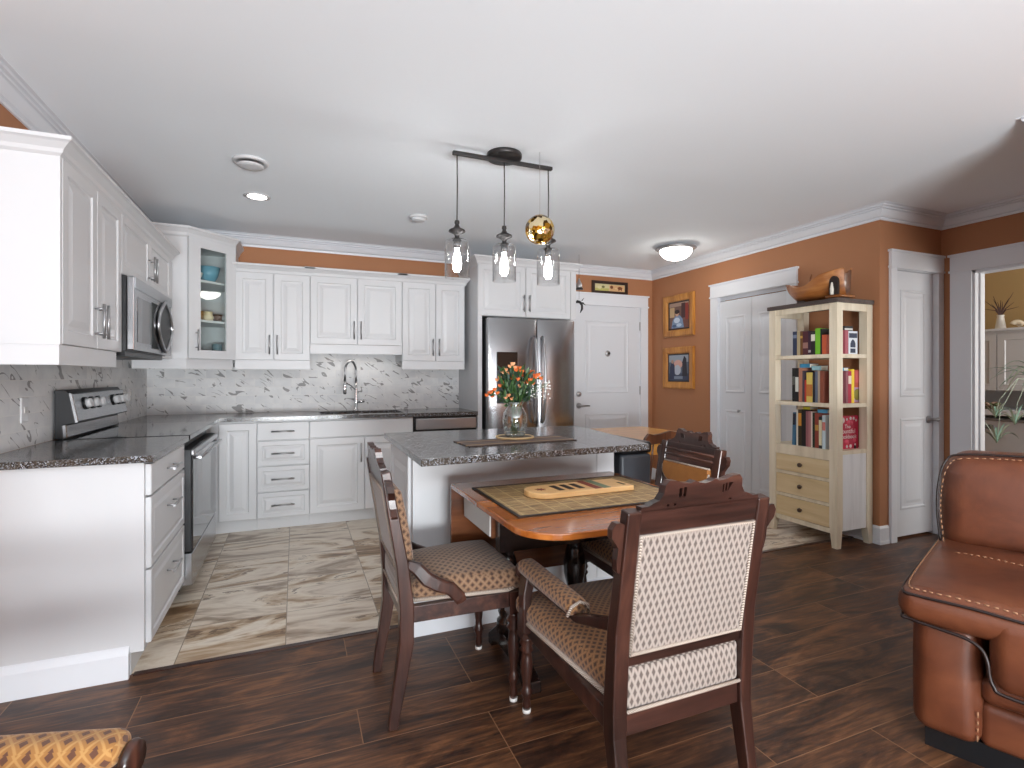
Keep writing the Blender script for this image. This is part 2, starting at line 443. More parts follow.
M['creamlit'] = wood('daylit_cream_wood', (212,212,212), (226,226,226), (234,234,234), 0.8, 'z', 0.5)  # whiter copy of cream: daylight on the bookcase sides put into the colour
M['birch'] = wood('pale_birch', (204,178,134), (218,194,150), (228,207,168), 0.8, 'y', 0.45)
M['maple'] = wood('maple_board', (206,160,104), (224,180,122), (234,196,142), 0.8, 'x', 0.35)
M['olive'] = wood('carved_bowl_wood', (110,62,26), (158,96,46), (188,128,70), 0.8, 'y', 0.3, 0.3)
M['topwood'] = wood('grey_brown_top', (54,44,40), (74,62,58), (92,78,72), 0.8, 'y', 0.5)
# fabrics
def diamonds(name, field, lattice, dia, a, b, thr=0.44, rough=0.85, weave=900, kind='UV'):
    m = base(name, field, rough); t = NT(m); v = t.coord(kind); sx = t.n('SeparateXYZ'); t.t.links.new(v, sx.inputs[0])
    u_, v_ = t.m('DIVIDE', sx.outputs[0], a), t.m('DIVIDE', sx.outputs[1], b)
    def lat(off):
        p = t.m('ABSOLUTE', t.m('SUBTRACT', t.m('FRACT', t.m('ADD', u_, 50.0+off)), 0.5))
        q = t.m('ABSOLUTE', t.m('SUBTRACT', t.m('FRACT', t.m('ADD', v_, 50.0+off)), 0.5))
        return t.m('ADD', p, q)
    d = t.m('MINIMUM', lat(0.0), lat(0.5))            # 0 at diamond centres, 0.5 on the lattice
    c = t.ramp(t.m('MULTIPLY', d, 2.0), [(thr-0.05, dia), (thr+0.03, field), (0.78, field), (0.9, lattice)])
    n = t.noise(v, weave, 2)
    t.color(t.mix(t.m('MULTIPLY', n, 0.35), c, tuple(int(q*0.72) for q in field)))
    t.bump(n, 0.25, 0.002); m.node_tree.nodes['Principled BSDF'].inputs['Sheen Weight'].default_value = 0.25
    return m
M['goldfab'] = diamonds('gold_diamond_fabric', (136,96,60), (162,118,76), (66,38,26), 0.025, 0.027, 0.50)
M['tanfab'] = diamonds('tan_diamond_fabric', (126,95,70), (150,118,92), (64,40,31), 0.031, 0.031, 0.46)
M['palefab'] = diamonds('pale_diamond_fabric', (148,136,127), (164,152,143), (84,71,64), 0.0195, 0.043, 0.56)
M['armfab'] = diamonds('bright_gold_diamond_fabric', (152,104,50), (178,134,76), (80,44,31), 0.036, 0.036, 0.44)
M['velvet'] = base('gold_velvet', (164,104,36), 0.75); M['velvet'].node_tree.nodes['Principled BSDF'].inputs['Sheen Weight'].default_value = 0.05
t = NT(M['velvet']); t.color(t.mix(t.noise(t.coord(), 26, 4), (124,74,22), (158,100,36)))
m = M['gimp'] = base('braided_trim', (184,170,156), 0.8); t = NT(m)
wv = t.n('TexWave', Scale=95.0, Distortion=1.0); t.t.links.new(t.coord(), wv.inputs['Vector']); wv.bands_direction = 'DIAGONAL'
t.color(t.mix(wv.outputs['Fac'], (92,74,62), (208,194,180)))
m = M['leather'] = base('brown_leather', (112,60,36), 0.36, coat=0.08); t = NT(m); v = t.coord()
f = t.noise(v, 5, 4, 0.55, 0.4)
t.color(t.ramp(f, [(0.3,(80,42,27)), (0.5,(104,57,36)), (0.72,(124,72,46))]))
vo = t.n('TexVoronoi', Scale=260.0); t.t.links.new(v, vo.inputs['Vector']); vo.feature = 'DISTANCE_TO_EDGE'
t.bump(t.m('ADD', t.m('MULTIPLY', t.m('MINIMUM', vo.outputs['Distance'], 0.15), 1.0), t.m('MULTIPLY', t.noise(v, 9, 3), 1.5)), 0.18, 0.01)
M['piping'] = base('dark_leather_piping', (34,20,17), 0.4)
M['stitch'] = base('pale_stitching', (164,122,90), 0.7)
M['felt'] = base('white_glide', (220,218,214), 0.7)
M['green'] = base('leaf_green', (52,84,40), 0.5); M['greend'] = base('dark_leaf_green', (36,62,46), 0.5)
M['stem'] = base('stem_green', (74,104,52), 0.5)
M['plantgreen'] = base('spider_plant_green', (134,172,154), 0.5); M['plantpale'] = base('spider_plant_pale', (196,214,196), 0.5)
M['orangefl'] = base('orange_petals', (226,118,58), 0.6); M['peachfl'] = base('peach_petals', (240,176,128), 0.6); M['whitefl'] = base('white_petals', (238,238,234), 0.6)
m = M['bamboo'] = base('bamboo_slats', (160,128,82), 0.5); t = NT(m); sx = t.n('SeparateXYZ'); t.t.links.new(t.coord(), sx.inputs[0])
fy = t.m('FRACT', t.m('MULTIPLY', sx.outputs[1], 170.0)); fx = t.m('FRACT', t.m('ADD', t.m('MULTIPLY', sx.outputs[0], 15.0), 0.3))
c = t.ramp(t.noise(t.map(t.coord(), (9, 60, 1)), 1.0, 3), [(0.36,(120,92,58)), (0.5,(170,138,92)), (0.64,(198,168,118))])
c = t.mix(t.m('LESS_THAN', fy, 0.22), c, (84,62,42)); t.color(t.mix(t.m('LESS_THAN', fx, 0.07), c, (196,170,118)))
m = M['runner'] = base('striped_runner', (90,70,56), 0.6); t = NT(m); sx = t.n('SeparateXYZ'); t.t.links.new(t.coord(), sx.inputs[0])
fy = t.m('FRACT', t.m('MULTIPLY', sx.outputs[1], 8.3)); c = t.ramp(fy, [(0.0,(62,44,36)), (0.3,(62,44,36)), (0.34,(150,118,80)), (0.46,(150,118,80)), (0.5,(84,70,66)), (0.9,(74,60,56)), (0.95,(120,96,74))])
t.color(c)
m = M['goldball'] = base('gold_mosaic_glass', (214,166,62), 0.12, 0.85); t = NT(m)
vo = t.n('TexVoronoi', Scale=38.0); t.t.links.new(t.coord(), vo.inputs['Vector']); sep = t.n('SeparateColor'); t.t.links.new(vo.outputs['Color'], sep.inputs[0])
t.color(t.ramp(sep.outputs[0], [(0.0,(84,56,16)), (0.3,(170,120,34)), (0.6,(216,172,74)), (0.8,(240,222,180)), (1.0,(150,132,120))], 'CONSTANT'))
nm = t.n('Bump', Strength=0.6, Distance=0.01); t.t.links.new(vo.outputs['Distance'], nm.inputs['Height']); t.t.links.new(nm.outputs[0], t.b.inputs['Normal'])
_bk = {}
def flat(rgb, rough=0.55):
    k = (rgb, rough)
    if k not in _bk: _bk[k] = base('paint_%02x%02x%02x' % rgb, rgb, rough)
    return _bk[k]

# ------------------------------------------------------------------ setting
LX, RX, BY, PY, DX, CX, CY = -1.15, 3.98, 5.22, 2.55, 4.72, 3.33, 1.34   # left wall, closet wall, back wall, small-closet wall, doorway wall, near corner
struct(MB().box(-3.0, 7.6, -3.7, 5.4, -0.08, 0).build('floor', M['planks']))
fl = MB()
fl.prism([(LX,2.63),(1.65,2.63),(1.65,2.76),(RX,2.76),(RX,BY),(LX,BY)], 'xy', -0.05, 0.0025)
struct(fl.build('floor_kitchen', M['stone']))
struct(MB().prism([(-0.62,2.605),(1.66,2.605),(1.66,2.735),(RX,2.735),(RX,2.762),(1.634,2.762),(1.634,2.632),(-0.62,2.632)], 'xy', 0.0, 0.005).build('trim_6', M['walnutx']))
struct(MB().box(-3.0, 7.6, -3.7, 5.4, H, H+0.1).build('ceiling', M['ceil']))
T = 0.12
struct(MB().box(LX-T, LX, 2.4, BY+T, 0, H).build('wall_left', M['wall']))
struct(MB().box(LX, RX+T, BY, BY+T, 0, H).build('wall_back', M['wall']))
# closet wall with the bifold opening
c0, c1, ch = 3.325, 4.145, 2.035
struct(MB().box(RX, RX+T, PY+T, c0, 0, H).box(RX, RX+T, c1, BY, 0, H).box(RX, RX+T, c0, c1, ch, H).box(RX+0.09, RX+T, c0, c1, 0, ch).build('wall_right', M['wall']))
d0, d1, dh = 4.145, 4.655, 2.045
struct(MB().box(RX, d0, PY, PY+T, 0, H).box(d1, DX+T, PY, PY+T, 0, H).box(d0, d1, PY, PY+T, dh, H).box(d0, d1, PY+0.08, PY+T, 0, dh).build('wall_closet', M['wall']))
o0, o1, oh = 1.46, 2.345, 2.035
struct(MB().box(DX, DX+T, o1, PY, 0, H).box(DX, DX+T, CY-T, o0, 0, H).box(DX, DX+T, o0, o1, oh, H).build('wall_doorway', M['wall']))
struct(MB().box(CX, DX, CY-T, CY, 0, H).box(CX, CX+T, -3.45, CY-T, 0, H).build('wall_hall', M['wall']))
# unseen living room behind the camera; side window added, rear opening lowered for light
struct(MB().box(-2.9, -0.85, -3.57, -3.45, 0, H).box(1.75, CX+T, -3.57, -3.45, 0, H).box(-0.85, 1.75, -3.57, -3.45, 2.30, H).build('wall_rear', M['wall']))
struct(MB().box(-2.92, -2.8, -3.57, -2.25, 0, H).box(-2.92, -2.8, 0.45, 2.52, 0, H).box(-2.92, -2.8, -2.25, 0.45, 0, 0.28).box(-2.92, -2.8, -2.25, 0.45, 2.42, H).box(-2.8, LX-T, 2.4, 2.52, 0, H).build('wall_side', M['wall']))
wf = MB()
for x in (-0.85, 0.42, 1.69): wf.box(x, x+0.06, -3.53, -3.47, 0.0, 2.30)
for z in (0.0, 2.24): wf.box(-0.85, 1.75, -3.53, -3.47, z, z+0.06)
struct(wf.build('window_1', M['trim']))
wf = MB()
for y in (-2.25, -0.93, 0.39): wf.box(-2.88, -2.82, y, y+0.06, 0.28, 2.42)
for z in (0.28, 2.36): wf.box(-2.88, -2.82, -2.25, 0.45, z, z+0.06)
struct(wf.build('window_2', M['trim']))
# bedroom beyond the doorway
struct(MB().box(DX+T, 7.25, 4.1, 4.22, 0, H).box(7.25, 7.37, 0.18, 4.22, 0, H).box(DX+T, 5.1, 0.18, 0.3, 0, H).box(6.7, 7.25, 0.18, 0.3, 0, H).box(5.1, 6.7, 0.18, 0.3, 0, 0.75).box(5.1, 6.7, 0.18, 0.3, 2.2, H).build('wall_bedroom', M['tanwall']))
struct(MB().box(5.1, 6.7, 0.2, 0.28, 0.75, 0.81).box(5.1, 6.7, 0.2, 0.28, 2.14, 2.2).box(5.1, 5.16, 0.2, 0.28, 0.75, 2.2).box(6.64, 6.7, 0.2, 0.28, 0.75, 2.2).box(5.87, 5.93, 0.2, 0.28, 0.75, 2.2).build('window_3', M['trim']))  # unseen window added to light the bedroom
# crown moulding
P = [(0,0),(0,-0.100),(0.010,-0.100),(0.013,-0.086),(0.010,-0.082),(0.022,-0.078),(0.030,-0.070),(0.044,-0.050),(0.052,-0.036),(0.046,-0.032),(0.060,-0.030),(0.063,-0.022),(0.057,-0.018),(0.074,-0.016),(0.078,-0.007),(0.074,-0.004),(0.092,-0.003),(0.092,0)]
cr = MB().moulding([(CX,-3.45,H),(CX,CY,H),(DX,CY,H),(DX,PY,H),(RX,PY,H),(RX,BY,H),(LX,BY,H),(LX,2.4,H),(-2.8,2.4,H),(-2.8,-3.45,H)], P)
struct(cr.build('trim_1', M['trim']))
# baseboards
BP = [(0,0),(0.016,0),(0.016,0.022),(0.013,0.026),(0.013,0.118),(0.008,0.128),(0.004,0.134),(0,0.134)]
struct(MB().moulding([(4.07,PY),(RX,PY),(RX,3.215)], BP).build('baseboard_right', M['trim']))
struct(MB().moulding([(RX,4.26),(RX,BY),(3.93,BY)], BP).build('baseboard_back', M['trim']))
struct(MB().moulding([(CX,-3.45),(CX,CY),(DX,CY),(DX,1.35)], BP).build('baseboard_hall', M['trim']))

def casing(parent, O, U, V, w, h, cw=0.095, th=0.02, head=0.125, name='casing'):
    """flat craftsman casing around an opening w x h: two legs, a taller head with a cap and a bead"""
    O, U, V = Vector(O), Vector(U), Vector(V); N = U.cross(V); mb = MB()
    def slab(a0, a1, b0, b1, t):
        vs = [O + U*a + V*b + N*n for n in (0, t) for (a, b) in ((a0,b0),(a1,b0),(a1,b1),(a0,b1))]
        mb.add(vs, [(3,2,1,0),(4,5,6,7),(0,1,5,4),(1,2,6,5),(2,3,7,6),(3,0,4,7)])
    slab(-cw, 0.004, 0, h, th); slab(w-0.004, w+cw, 0, h, th)
    slab(-cw-0.008, w+cw+0.008, h, h+0.016, th+0.008)
    slab(-cw, w+cw, h+0.016, h+head, th+0.002)
    slab(-cw-0.012, w+cw+0.012, h+head, h+head+0.016, th+0.012)
    return mb.build(name, M['trim'], parent, world=True)
def slab_door(name, O, U, V, w, h, panels, th=0.035, parent=None):
    O, U, V = Vector(O), Vector(U), Vector(V); N = U.cross(V); mb = MB()
    mb.panel(O, U, V, w, h, [(0,-th),(0,0)])
    for (a, b, pw, ph) in panels:
        mb.panel(O + U*a + V*b + N*0.0005, U, V, pw, ph, [(0,-0.001),(0,0.0),(0.006,0.0045),(0.016,0.0055),(0.024,0.0),(0.045,0.0),(0.068,0.005)])
    return mb.build(name, M['door'], parent, merge=False, world=parent is not None)

# entry door (door_1) on the back wall
D1 = slab_door('door_1', (2.89, BY-0.004, 0.012), (1,0,0), (0,0,1), 0.91, 2.03, [(0.16,1.03,0.59,0.84),(0.16,0.18,0.59,0.62)]); struct(D1)
casing(D1, (2.885, BY, 0), (1,0,0), (0,0,1), 0.92, 2.05, 0.1)
kn = MB(); kn.lathe([(0.0,0.0),(0.032,0.0),(0.032,-0.008),(0.014,-0.012),(0.012,-0.045),(0.0,-0.045)], (2.965,BY-0.008,0.905), 16, 'y'); kn.tube([(2.965,BY-0.048,0.905),(3.0,BY-0.052,0.905),(3.085,BY-0.05,0.902)], [0.011,0.01,0.008])
kn.build('door_handle', M['nickel'], D1, world=True)
MB().lathe([(0.0,0.0),(0.03,0.0),(0.028,-0.014),(0.012,-0.018),(0.0,-0.018)], (2.965,BY-0.008,1.035), 16, 'y').build('deadbolt', M['nickel'], D1, world=True)
pk = MB().lathe([(0.0,0.0),(0.036,0.0),(0.034,-0.008),(0.0,-0.010)], (3.345,BY-0.008,1.50), 18, 'y'); pk.lathe([(0.0,-0.010),(0.016,-0.010),(0.012,-0.018),(0.0,-0.018)], (3.36,BY-0.008,1.502), 12, 'y', 1)
pk.build('door_knocker', [M['nickel'], M['black']], D1, world=True)
for z in (0.3, 1.02, 1.78):
    BX(3.788, 3.81, BY-0.016, BY-0.006, z, z+0.1).build('hinge', M['nickel'], D1, world=True)

BX(2.882, 3.808, BY-0.003, BY-0.0008, 0, 2.055).build('jamb', M['trim'], D1, world=True)
# closet bifold (door_2) on the right wall, two leaves
D2 = MB().box(RX+0.02, RX+0.03, c0, c1, 2.0, ch).build('door_2', M['trim']); struct(D2)
casing(D2, (RX, c1, 0), (0,-1,0), (0,0,1), c1-c0, ch, 0.095)
lw = (c1-c0-0.016)/2
for i in range(2):
    ya = c1-0.004 - i*(lw+0.008)
    slab_door('door_leaf', (RX+0.012, ya, 0.015), (0,-1,0), (0,0,1), lw, 1.975, [(0.075,1.06,lw-0.15,0.76),(0.075,0.15,lw-0.15,0.74)], 0.03, D2)
MB().lathe([(0.0,0.0),(0.008,0.0),(0.008,-0.014),(0.015,-0.022),(0.014,-0.03),(0.0,-0.034)], (RX+0.012,3.875,0.90), 14, 'x').build('door_knob', M['nickel'], D2, world=True)

MB().box(RX-0.001, RX+0.085, c0, c0+0.003, 0, ch).box(RX-0.001, RX+0.085, c1-0.003, c1, 0, ch).box(RX-0.001, RX+0.085, c0+0.003, c1-0.003, ch-0.003, ch).build('jamb', M['trim'], D2, world=True)
# small closet door (door_3) on the wall facing the living room
D3 = slab_door('door_3', (d0+0.004, PY+0.022, 0.02), (1,0,0), (0,0,1), d1-d0-0.008, 2.019, [(0.1,1.06,0.304,0.82),(0.1,0.2,0.304,0.70)]); struct(D3)
casing(D3, (d0, PY, 0), (1,0,0), (0,0,1), d1-d0, dh, 0.062, head=0.12)
kn = MB().lathe([(0.0,0.0),(0.03,0.0),(0.028,-0.01),(0.012,-0.014),(0.011,-0.03),(0.0,-0.03)], (d1-0.065,PY+0.02,0.90), 16, 'y'); kn.tube([(d1-0.065,PY-0.012,0.90),(d1-0.03,PY-0.024,0.90),(d1-0.022,PY-0.024,0.90)], 0.012); kn.lathe([(0.0,0),(0.012,0.002),(0.017,0.012),(0.012,0.024),(0.0,0.027)], (d1-0.03,PY-0.022,0.9), 12, 'x')
kn.build('door_handle', M['nickel'], D3, world=True)
for z in (0.3, 1.02, 1.72):
    BX(d0-0.004, d0+0.012, PY+0.006, PY+0.02, z, z+0.1).build('hinge', M['nickel'], D3, world=True)
MB().box(d0, d0+0.003, PY-0.001, PY+0.079, 0, dh).box(d1-0.003, d1, PY-0.001, PY+0.079, 0, dh).box(d0+0.003, d1-0.003, PY-0.001, PY+0.079, dh-0.003, dh).build('jamb', M['trim'], D3, world=True)
# cased doorway to the bedroom
W4 = MB().box(DX-0.002, DX+T+0.002, o1-0.02, o1+0.0, 0, oh).box(DX-0.002, DX+T+0.002, o0, o0+0.02, 0, oh).box(DX-0.002, DX+T+0.002, o0, o1, oh-0.02, oh).box(DX+0.045, DX+0.075, o1-0.032, o1-0.02, 0, oh).build('trim_5', M['trim']); struct(W4)
casing(W4, (DX, o1, 0), (0,-1,0), (0,0,1), o1-o0, oh, 0.135, head=0.125, name='casing')

# tiled backsplashes
struct(MB().box(LX, LX+0.008, 2.58, BY, 0.914, 1.37).build('wall_tile_left', M['tile_left']))
struct(MB().box(LX+0.008, 1.56, BY-0.008, BY, 0.914, 1.5).build('wall_tile_back', M['tile_back']))

# ------------------------------------------------------------------ cabinets
DOOR = [(0,-0.02),(0,-0.003),(0.003,0),(0.054,0),(0.060,-0.007),(0.074,-0.008),(0.104,-0.0015)]
DRAW = [(0,-0.02),(0,-0.003),(0.003,0),(0.034,0),(0.039,-0.006),(0.048,-0.006),(0.064,-0.0015)]
SLABF = [(0,-0.02),(0,-0.003),(0.003,0)]
def front(parent, O, U, V, w, h, rings=DOOR, name='door', hd=None, g=0.0025):
    """hd = (a, b, length, vertical) for a bar handle centred at (a, b) from the front's lower corner"""
    O, U, V = Vector(O), Vector(U), Vector(V); N = U.cross(V)
    o = MB().panel(O + U*g + V*g, U, V, w-2*g, h-2*g, rings).build(name, M['cab'], parent, world=True)
    if hd:
        a, b, ln, vert = hd; c = O + U*a + V*b; ax = V if vert else U; mb = MB()
        mb.tube([c - ax*ln/2 + N*0.034, c + ax*ln/2 + N*0.034], 0.0062, 10)
        for q in (-0.36, 0.36): mb.tube([c + ax*ln*q, c + ax*ln*q + N*0.034], 0.0045, 8)
        mb.build('handle', M['nickel'], o, world=True)
    return o
XU, ZV, YU = (1,0,0), (0,0,1), (0,1,0)
CRP = [(0,0),(0,-0.012),(0.012,0.0),(0.018,0.02),(0.036,0.044),(0.044,0.05),(0.044,0.066),(0,0.066)]
def crown(parent, path): return MB().moulding(path, CRP).build('crown', M['cab'], parent, world=True)

def upper(label, x0, x1, split, z0, z1, depth=0.35, rail=0.075, hz=None):
    yf = BY - 0.36
    r = thing('wall_cabinet', label, 'cabinet', ((x0+x1)/2, BY-0.18, z0), 0, 'white wall cabinets along the back wall')
    BX(x0, x1, yf+0.02, BY-0.009, z0, z1).build('body', M['cab'], r, world=True)
    hz = hz or 0.13
    for (a, b, ha) in ((x0, split, split-x0-0.03), (split, x1, 0.03)):
        front(r, (a, yf, z0), XU, ZV, b-a, z1-z0, DOOR, 'door', (ha, hz, 0.16, True))
    BX(x0+0.001, x1-0.001, yf+0.006, yf+0.024, z0-rail, z0).build('light_rail', M['cab'], r, world=True)
    MB().moulding([(x1,BY-0.012,z1),(x1,yf+0.006,z1),(x0,yf+0.006,z1),(x0,BY-0.012,z1)], CRP).build('crown', M['cab'], r, world=True)
    return r
U1 = upper('white two-door wall cabinet between the glass corner cabinet and the sink cabinet', -0.460, 0.118, -0.169, 1.372, 2.105)
U2 = upper('white raised shorter wall cabinet with two wide doors above the sink', 0.119, 0.909, 0.513, 1.515, 2.11, rail=0.08)
U3 = upper('white two-door wall cabinet above the dishwasher beside the fridge surround', 0.91, 1.511, 1.225, 1.378, 2.112)

# left run: two-door cabinet and the cabinet over the microwave (fronts face +x)
xf = -0.825
CR2 = [(0,0),(0,-0.010),(0.012,0.0),(0.018,0.014),(0.040,0.034),(0.052,0.040),(0.052,0.054),(0,0.054)]
r = thing('wall_cabinet', 'tall white wall cabinet with plain end panel left of the microwave', 'cabinet', (-0.98, 2.84, 1.37), 0, 'white wall cabinets on the left wall')
MB().box(LX+0.001, xf-0.021, 2.52, 3.268, 1.36, 2.085).build('body', M['cab'], r, world=True)
BX(LX+0.001, xf-0.001, 2.503, 2.519, 1.36, 2.085).build('end_panel', M['cab'], r, world=True)
for (a, b, ha) in ((2.52, 2.907, 2.907-2.52-0.03), (2.907, 3.268, 0.03)):
    front(r, (xf, a, 1.36), YU, ZV, b-a, 2.085-1.36, DOOR, 'door', (ha, 0.125, 0.155, True))
MB().box(LX+0.01, xf-0.006, 2.508, 2.526, 1.283, 1.36).box(xf-0.024, xf-0.006, 2.526, 3.2, 1.283, 1.36).build('light_rail', M['cab'], r, world=True)
MB().moulding([(LX+0.005,2.503,2.085),(xf-0.002,2.503,2.085),(xf-0.002,3.268,2.085)][::-1], CR2).build('crown', M['cab'], r, world=True)
r = thing('wall_cabinet', 'short white wall cabinet with two doors above the microwave', 'cabinet', (-0.98, 3.8, 1.765), 0, 'white wall cabinets on the left wall')
BX(LX+0.001, xf-0.02, 3.27, 4.575, 1.765, 2.085).build('body', M['cab'], r, world=True)
for (a, b, ha) in ((3.27, 3.83, 3.83-3.27-0.03), (3.83, 4.40, 0.03)):
    front(r, (xf, a, 1.765), YU, ZV, b-a, 2.085-1.765, [(q*0.8 if q > 0.01 else q, h_) for q, h_ in DOOR], 'door', (ha, 0.125, 0.15, True))
BX(LX+0.012, xf-0.02, 4.17, 4.575, 1.365, 1.765).build('filler_panel', M['cab'], r, world=True)
MB().moulding([(xf-0.002,3.27,2.085),(xf-0.002,4.44,2.085)][::-1], CR2).build('crown', M['cab'], r, world=True)

# glazed corner cabinet with its shelves
pa, pb = Vector((-0.751, 4.579, 0)), Vector((-0.464, 4.86, 0))
dg = (pb-pa).normalized(); dn = Vector((dg.y, -dg.x, 0)); DW = (pb-pa).length
r = thing('corner_cabinet', 'taller white corner cabinet with a glazed door showing crockery', 'cabinet', (-0.8, 4.9, 1.37))
z0, z1 = 1.37, 2.295
foot = [(LX+0.01,4.579),(pa.x,pa.y),(pb.x,pb.y),(pb.x,BY-0.01),(LX+0.01,BY-0.01)]
def inset_foot(): return [(LX+0.03,4.60),(pa.x-0.01,4.60),(pb.x-0.02,4.87),(pb.x-0.02,BY-0.03),(LX+0.03,BY-0.03)]
bd = MB(); bd.prism(foot, 'xy', z0, z0+0.02); bd.prism(foot, 'xy', z1-0.02, z1)
bd.box(LX+0.01, pa.x, 4.579, 4.597, z0+0.02, z1-0.02); bd.box(pb.x-0.018, pb.x, pb.y, BY-0.01, z0+0.02, z1-0.02)
bd.box(LX+0.01, pb.x-0.018, BY-0.025, BY-0.01, z0+0.02, z1-0.02); bd.box(LX+0.01, LX+0.025, 4.597, BY-0.025, z0+0.02, z1-0.02)
bd.build('body', M['cab'], r, world=True)
for z in (1.66, 1.97):
    MB().prism(inset_foot(), 'xy', z, z+0.018).build('shelf', M['cab'], r, world=True)
fr_ = MB(); O = pa + dn*0.001 + Vector((0,0,z0+0.003))
def fbar(a0, a1, b0, b1):
    vs = [O + dg*a + Vector((0,0,b)) + dn*n for n in (0, 0.02) for (a, b) in ((a0,b0),(a1,b0),(a1,b1),(a0,b1))]
    fr_.add(vs, [(3,2,1,0),(4,5,6,7),(0,1,5,4),(1,2,6,5),(2,3,7,6),(3,0,4,7)])
hh = z1-z0-0.006; gx0, gx1, gz0, gz1 = 0.095, DW-0.085, 0.066, hh-0.07
fbar(0, gx0, 0, hh); fbar(gx1, DW, 0, hh); fbar(gx0, gx1, 0, gz0); fbar(gx0, gx1, gz1, hh)
dr = fr_.build('door', M['cab'], r, world=True)
pn = MB(); vs = [O + dg*a + Vector((0,0,b)) + dn*n for n in (0.008, 0.011) for (a, b) in ((gx0-.005,gz0-.005),(gx1+.005,gz0-.005),(gx1+.005,gz1+.005),(gx0-.005,gz1+.005))]
pn.add(vs, [(3,2,1,0),(4,5,6,7),(0,1,5,4),(1,2,6,5),(2,3,7,6),(3,0,4,7)]); pn.build('pane', M['pane'], dr, world=True)
hb = MB(); c = O + dg*0.055 + Vector((0,0,0.14)) + dn*0.02
hb.tube([c + dn*0.03 - Vector((0,0,0.08)), c + dn*0.03 + Vector((0,0,0.08))], 0.006)
for q in (-0.055, 0.055): hb.tube([c + Vector((0,0,q)), c + dn*0.03 + Vector((0,0,q))], 0.0045, 8)
hb.build('handle', M['nickel'], dr, world=True)
MB().moulding([(LX+0.01,4.579,z1),(pa.x,pa.y,z1),(pb.x,pb.y,z1),(pb.x,BY-0.01,z1)][::-1], CRP).build('crown', M['cab'], r, world=True)
MB().prism([(LX+0.05,4.59),(pa.x-0.005,4.59),(pb.x-0.01,4.875),(pb.x-0.01,4.90),(pb.x-0.03,4.90),(pa.x-0.02,4.615),(LX+0.05,4.615)], 'xy', z0-0.075, z0).build('light_rail', M['cab'], r, world=True)
# crockery on the shelves of the glazed cabinet
mid = (pa+pb)/2 - dn*0.17
def dish(name, label, cat, prof, a, back, z, mat, n=24):
    p = pa + dg*a - dn*back
    o = MB().lathe(prof, (0,0,0), n).build(name, mat); o.location = (p.x, p.y, z); return tag(o, label, cat)
bowlp = lambda R, h, t=0.005: [(0,0),(R*0.45,0),(R*0.5,0.006),(R*0.8,h*0.45),(R,h),(R-t,h),(R*0.8-t,h*0.5),(R*0.45,t*2),(0,t*2)]
B_blue = glass('blue_glass', (120,176,196), 0.03)
dish('glass_bowl', 'blue glass bowl on the top shelf of the glazed cabinet', 'bowl', bowlp(0.085, 0.13), 0.28, 0.14, 1.988, flat((104,160,182), 0.12))
dish('plate_stack', 'white bowl on the top shelf beside the blue bowl', 'bowl', bowlp(0.06, 0.06), 0.13, 0.10, 1.988, flat((232,228,218), 0.2))
dish('mug', 'small amber mug on the middle shelf of the glazed cabinet', 'mug', [(0,0),(0.034,0),(0.036,0.07),(0.032,0.07),(0.03,0.006),(0,0.006)], 0.15, 0.08, 1.678, flat((150,108,48), 0.3))
dish('cream_jug', 'cream jug at the middle of the middle shelf in the glazed cabinet', 'jug', [(0,0),(0.03,0),(0.04,0.03),(0.028,0.06),(0.034,0.075),(0.03,0.075),(0.024,0.06),(0.034,0.03),(0,0.006)], 0.24, 0.09, 1.678, flat((214,196,160), 0.3))
dish('brown_cup', 'dark brown cup at the right end of the middle shelf', 'cup', [(0,0),(0.03,0),(0.034,0.06),(0.03,0.06),(0.027,0.006),(0,0.006)], 0.33, 0.10, 1.678, flat((92,58,38), 0.3))
dish('vase', 'pale green jar on the bottom shelf of the glazed cabinet', 'jar', [(0,0),(0.035,0),(0.05,0.05),(0.045,0.1),(0.03,0.12),(0.026,0.12),(0.04,0.09),(0.044,0.05),(0,0.008)], 0.13, 0.12, 1.391, flat((206,210,190), 0.2))
dish('glass_tumbler', 'blue-grey tumbler on the bottom shelf of the glazed cabinet', 'glass', [(0,0),(0.034,0),(0.04,0.11),(0.036,0.11),(0.031,0.008),(0,0.008)], 0.34, 0.12, 1.391, flat((96,124,134), 0.15))
dish('shell', 'pink shell-like dish low in the glazed cabinet', 'dish', bowlp(0.05, 0.05), 0.24, 0.07, 1.391, flat((206,170,150), 0.3))

# base cabinets, left run
xb = -0.56
r = thing('base_cabinet', 'white three-drawer base cabinet with broad end panel left of the range', 'cabinet', (-0.85, 3.0, 0))
MB().box(LX+0.012, xb-0.02, 2.60, 3.345, 0.1, 0.882).box(LX+0.012, xb-0.07, 2.62, 3.345, 0, 0.1).build('body', M['cab'], r, world=True)
MB().moulding([(LX+0.02,2.60),(-0.63,2.60)][::-1], [(0,0),(0.017,0),(0.017,0.1),(0.012,0.115),(0.006,0.125),(0,0.13)]).build('base_moulding', M['trim'], r, world=True)
for (za, zb, rg) in ((0.737, 0.872, SLABF), (0.432, 0.732, DRAW), (0.118, 0.427, DRAW)):
    front(r, (xb, 2.625, za), YU, ZV, 0.72, zb-za, rg, 'drawer', (0.36, (zb-za)*(0.5 if zb > 0.8 else 0.66), 0.18, False))
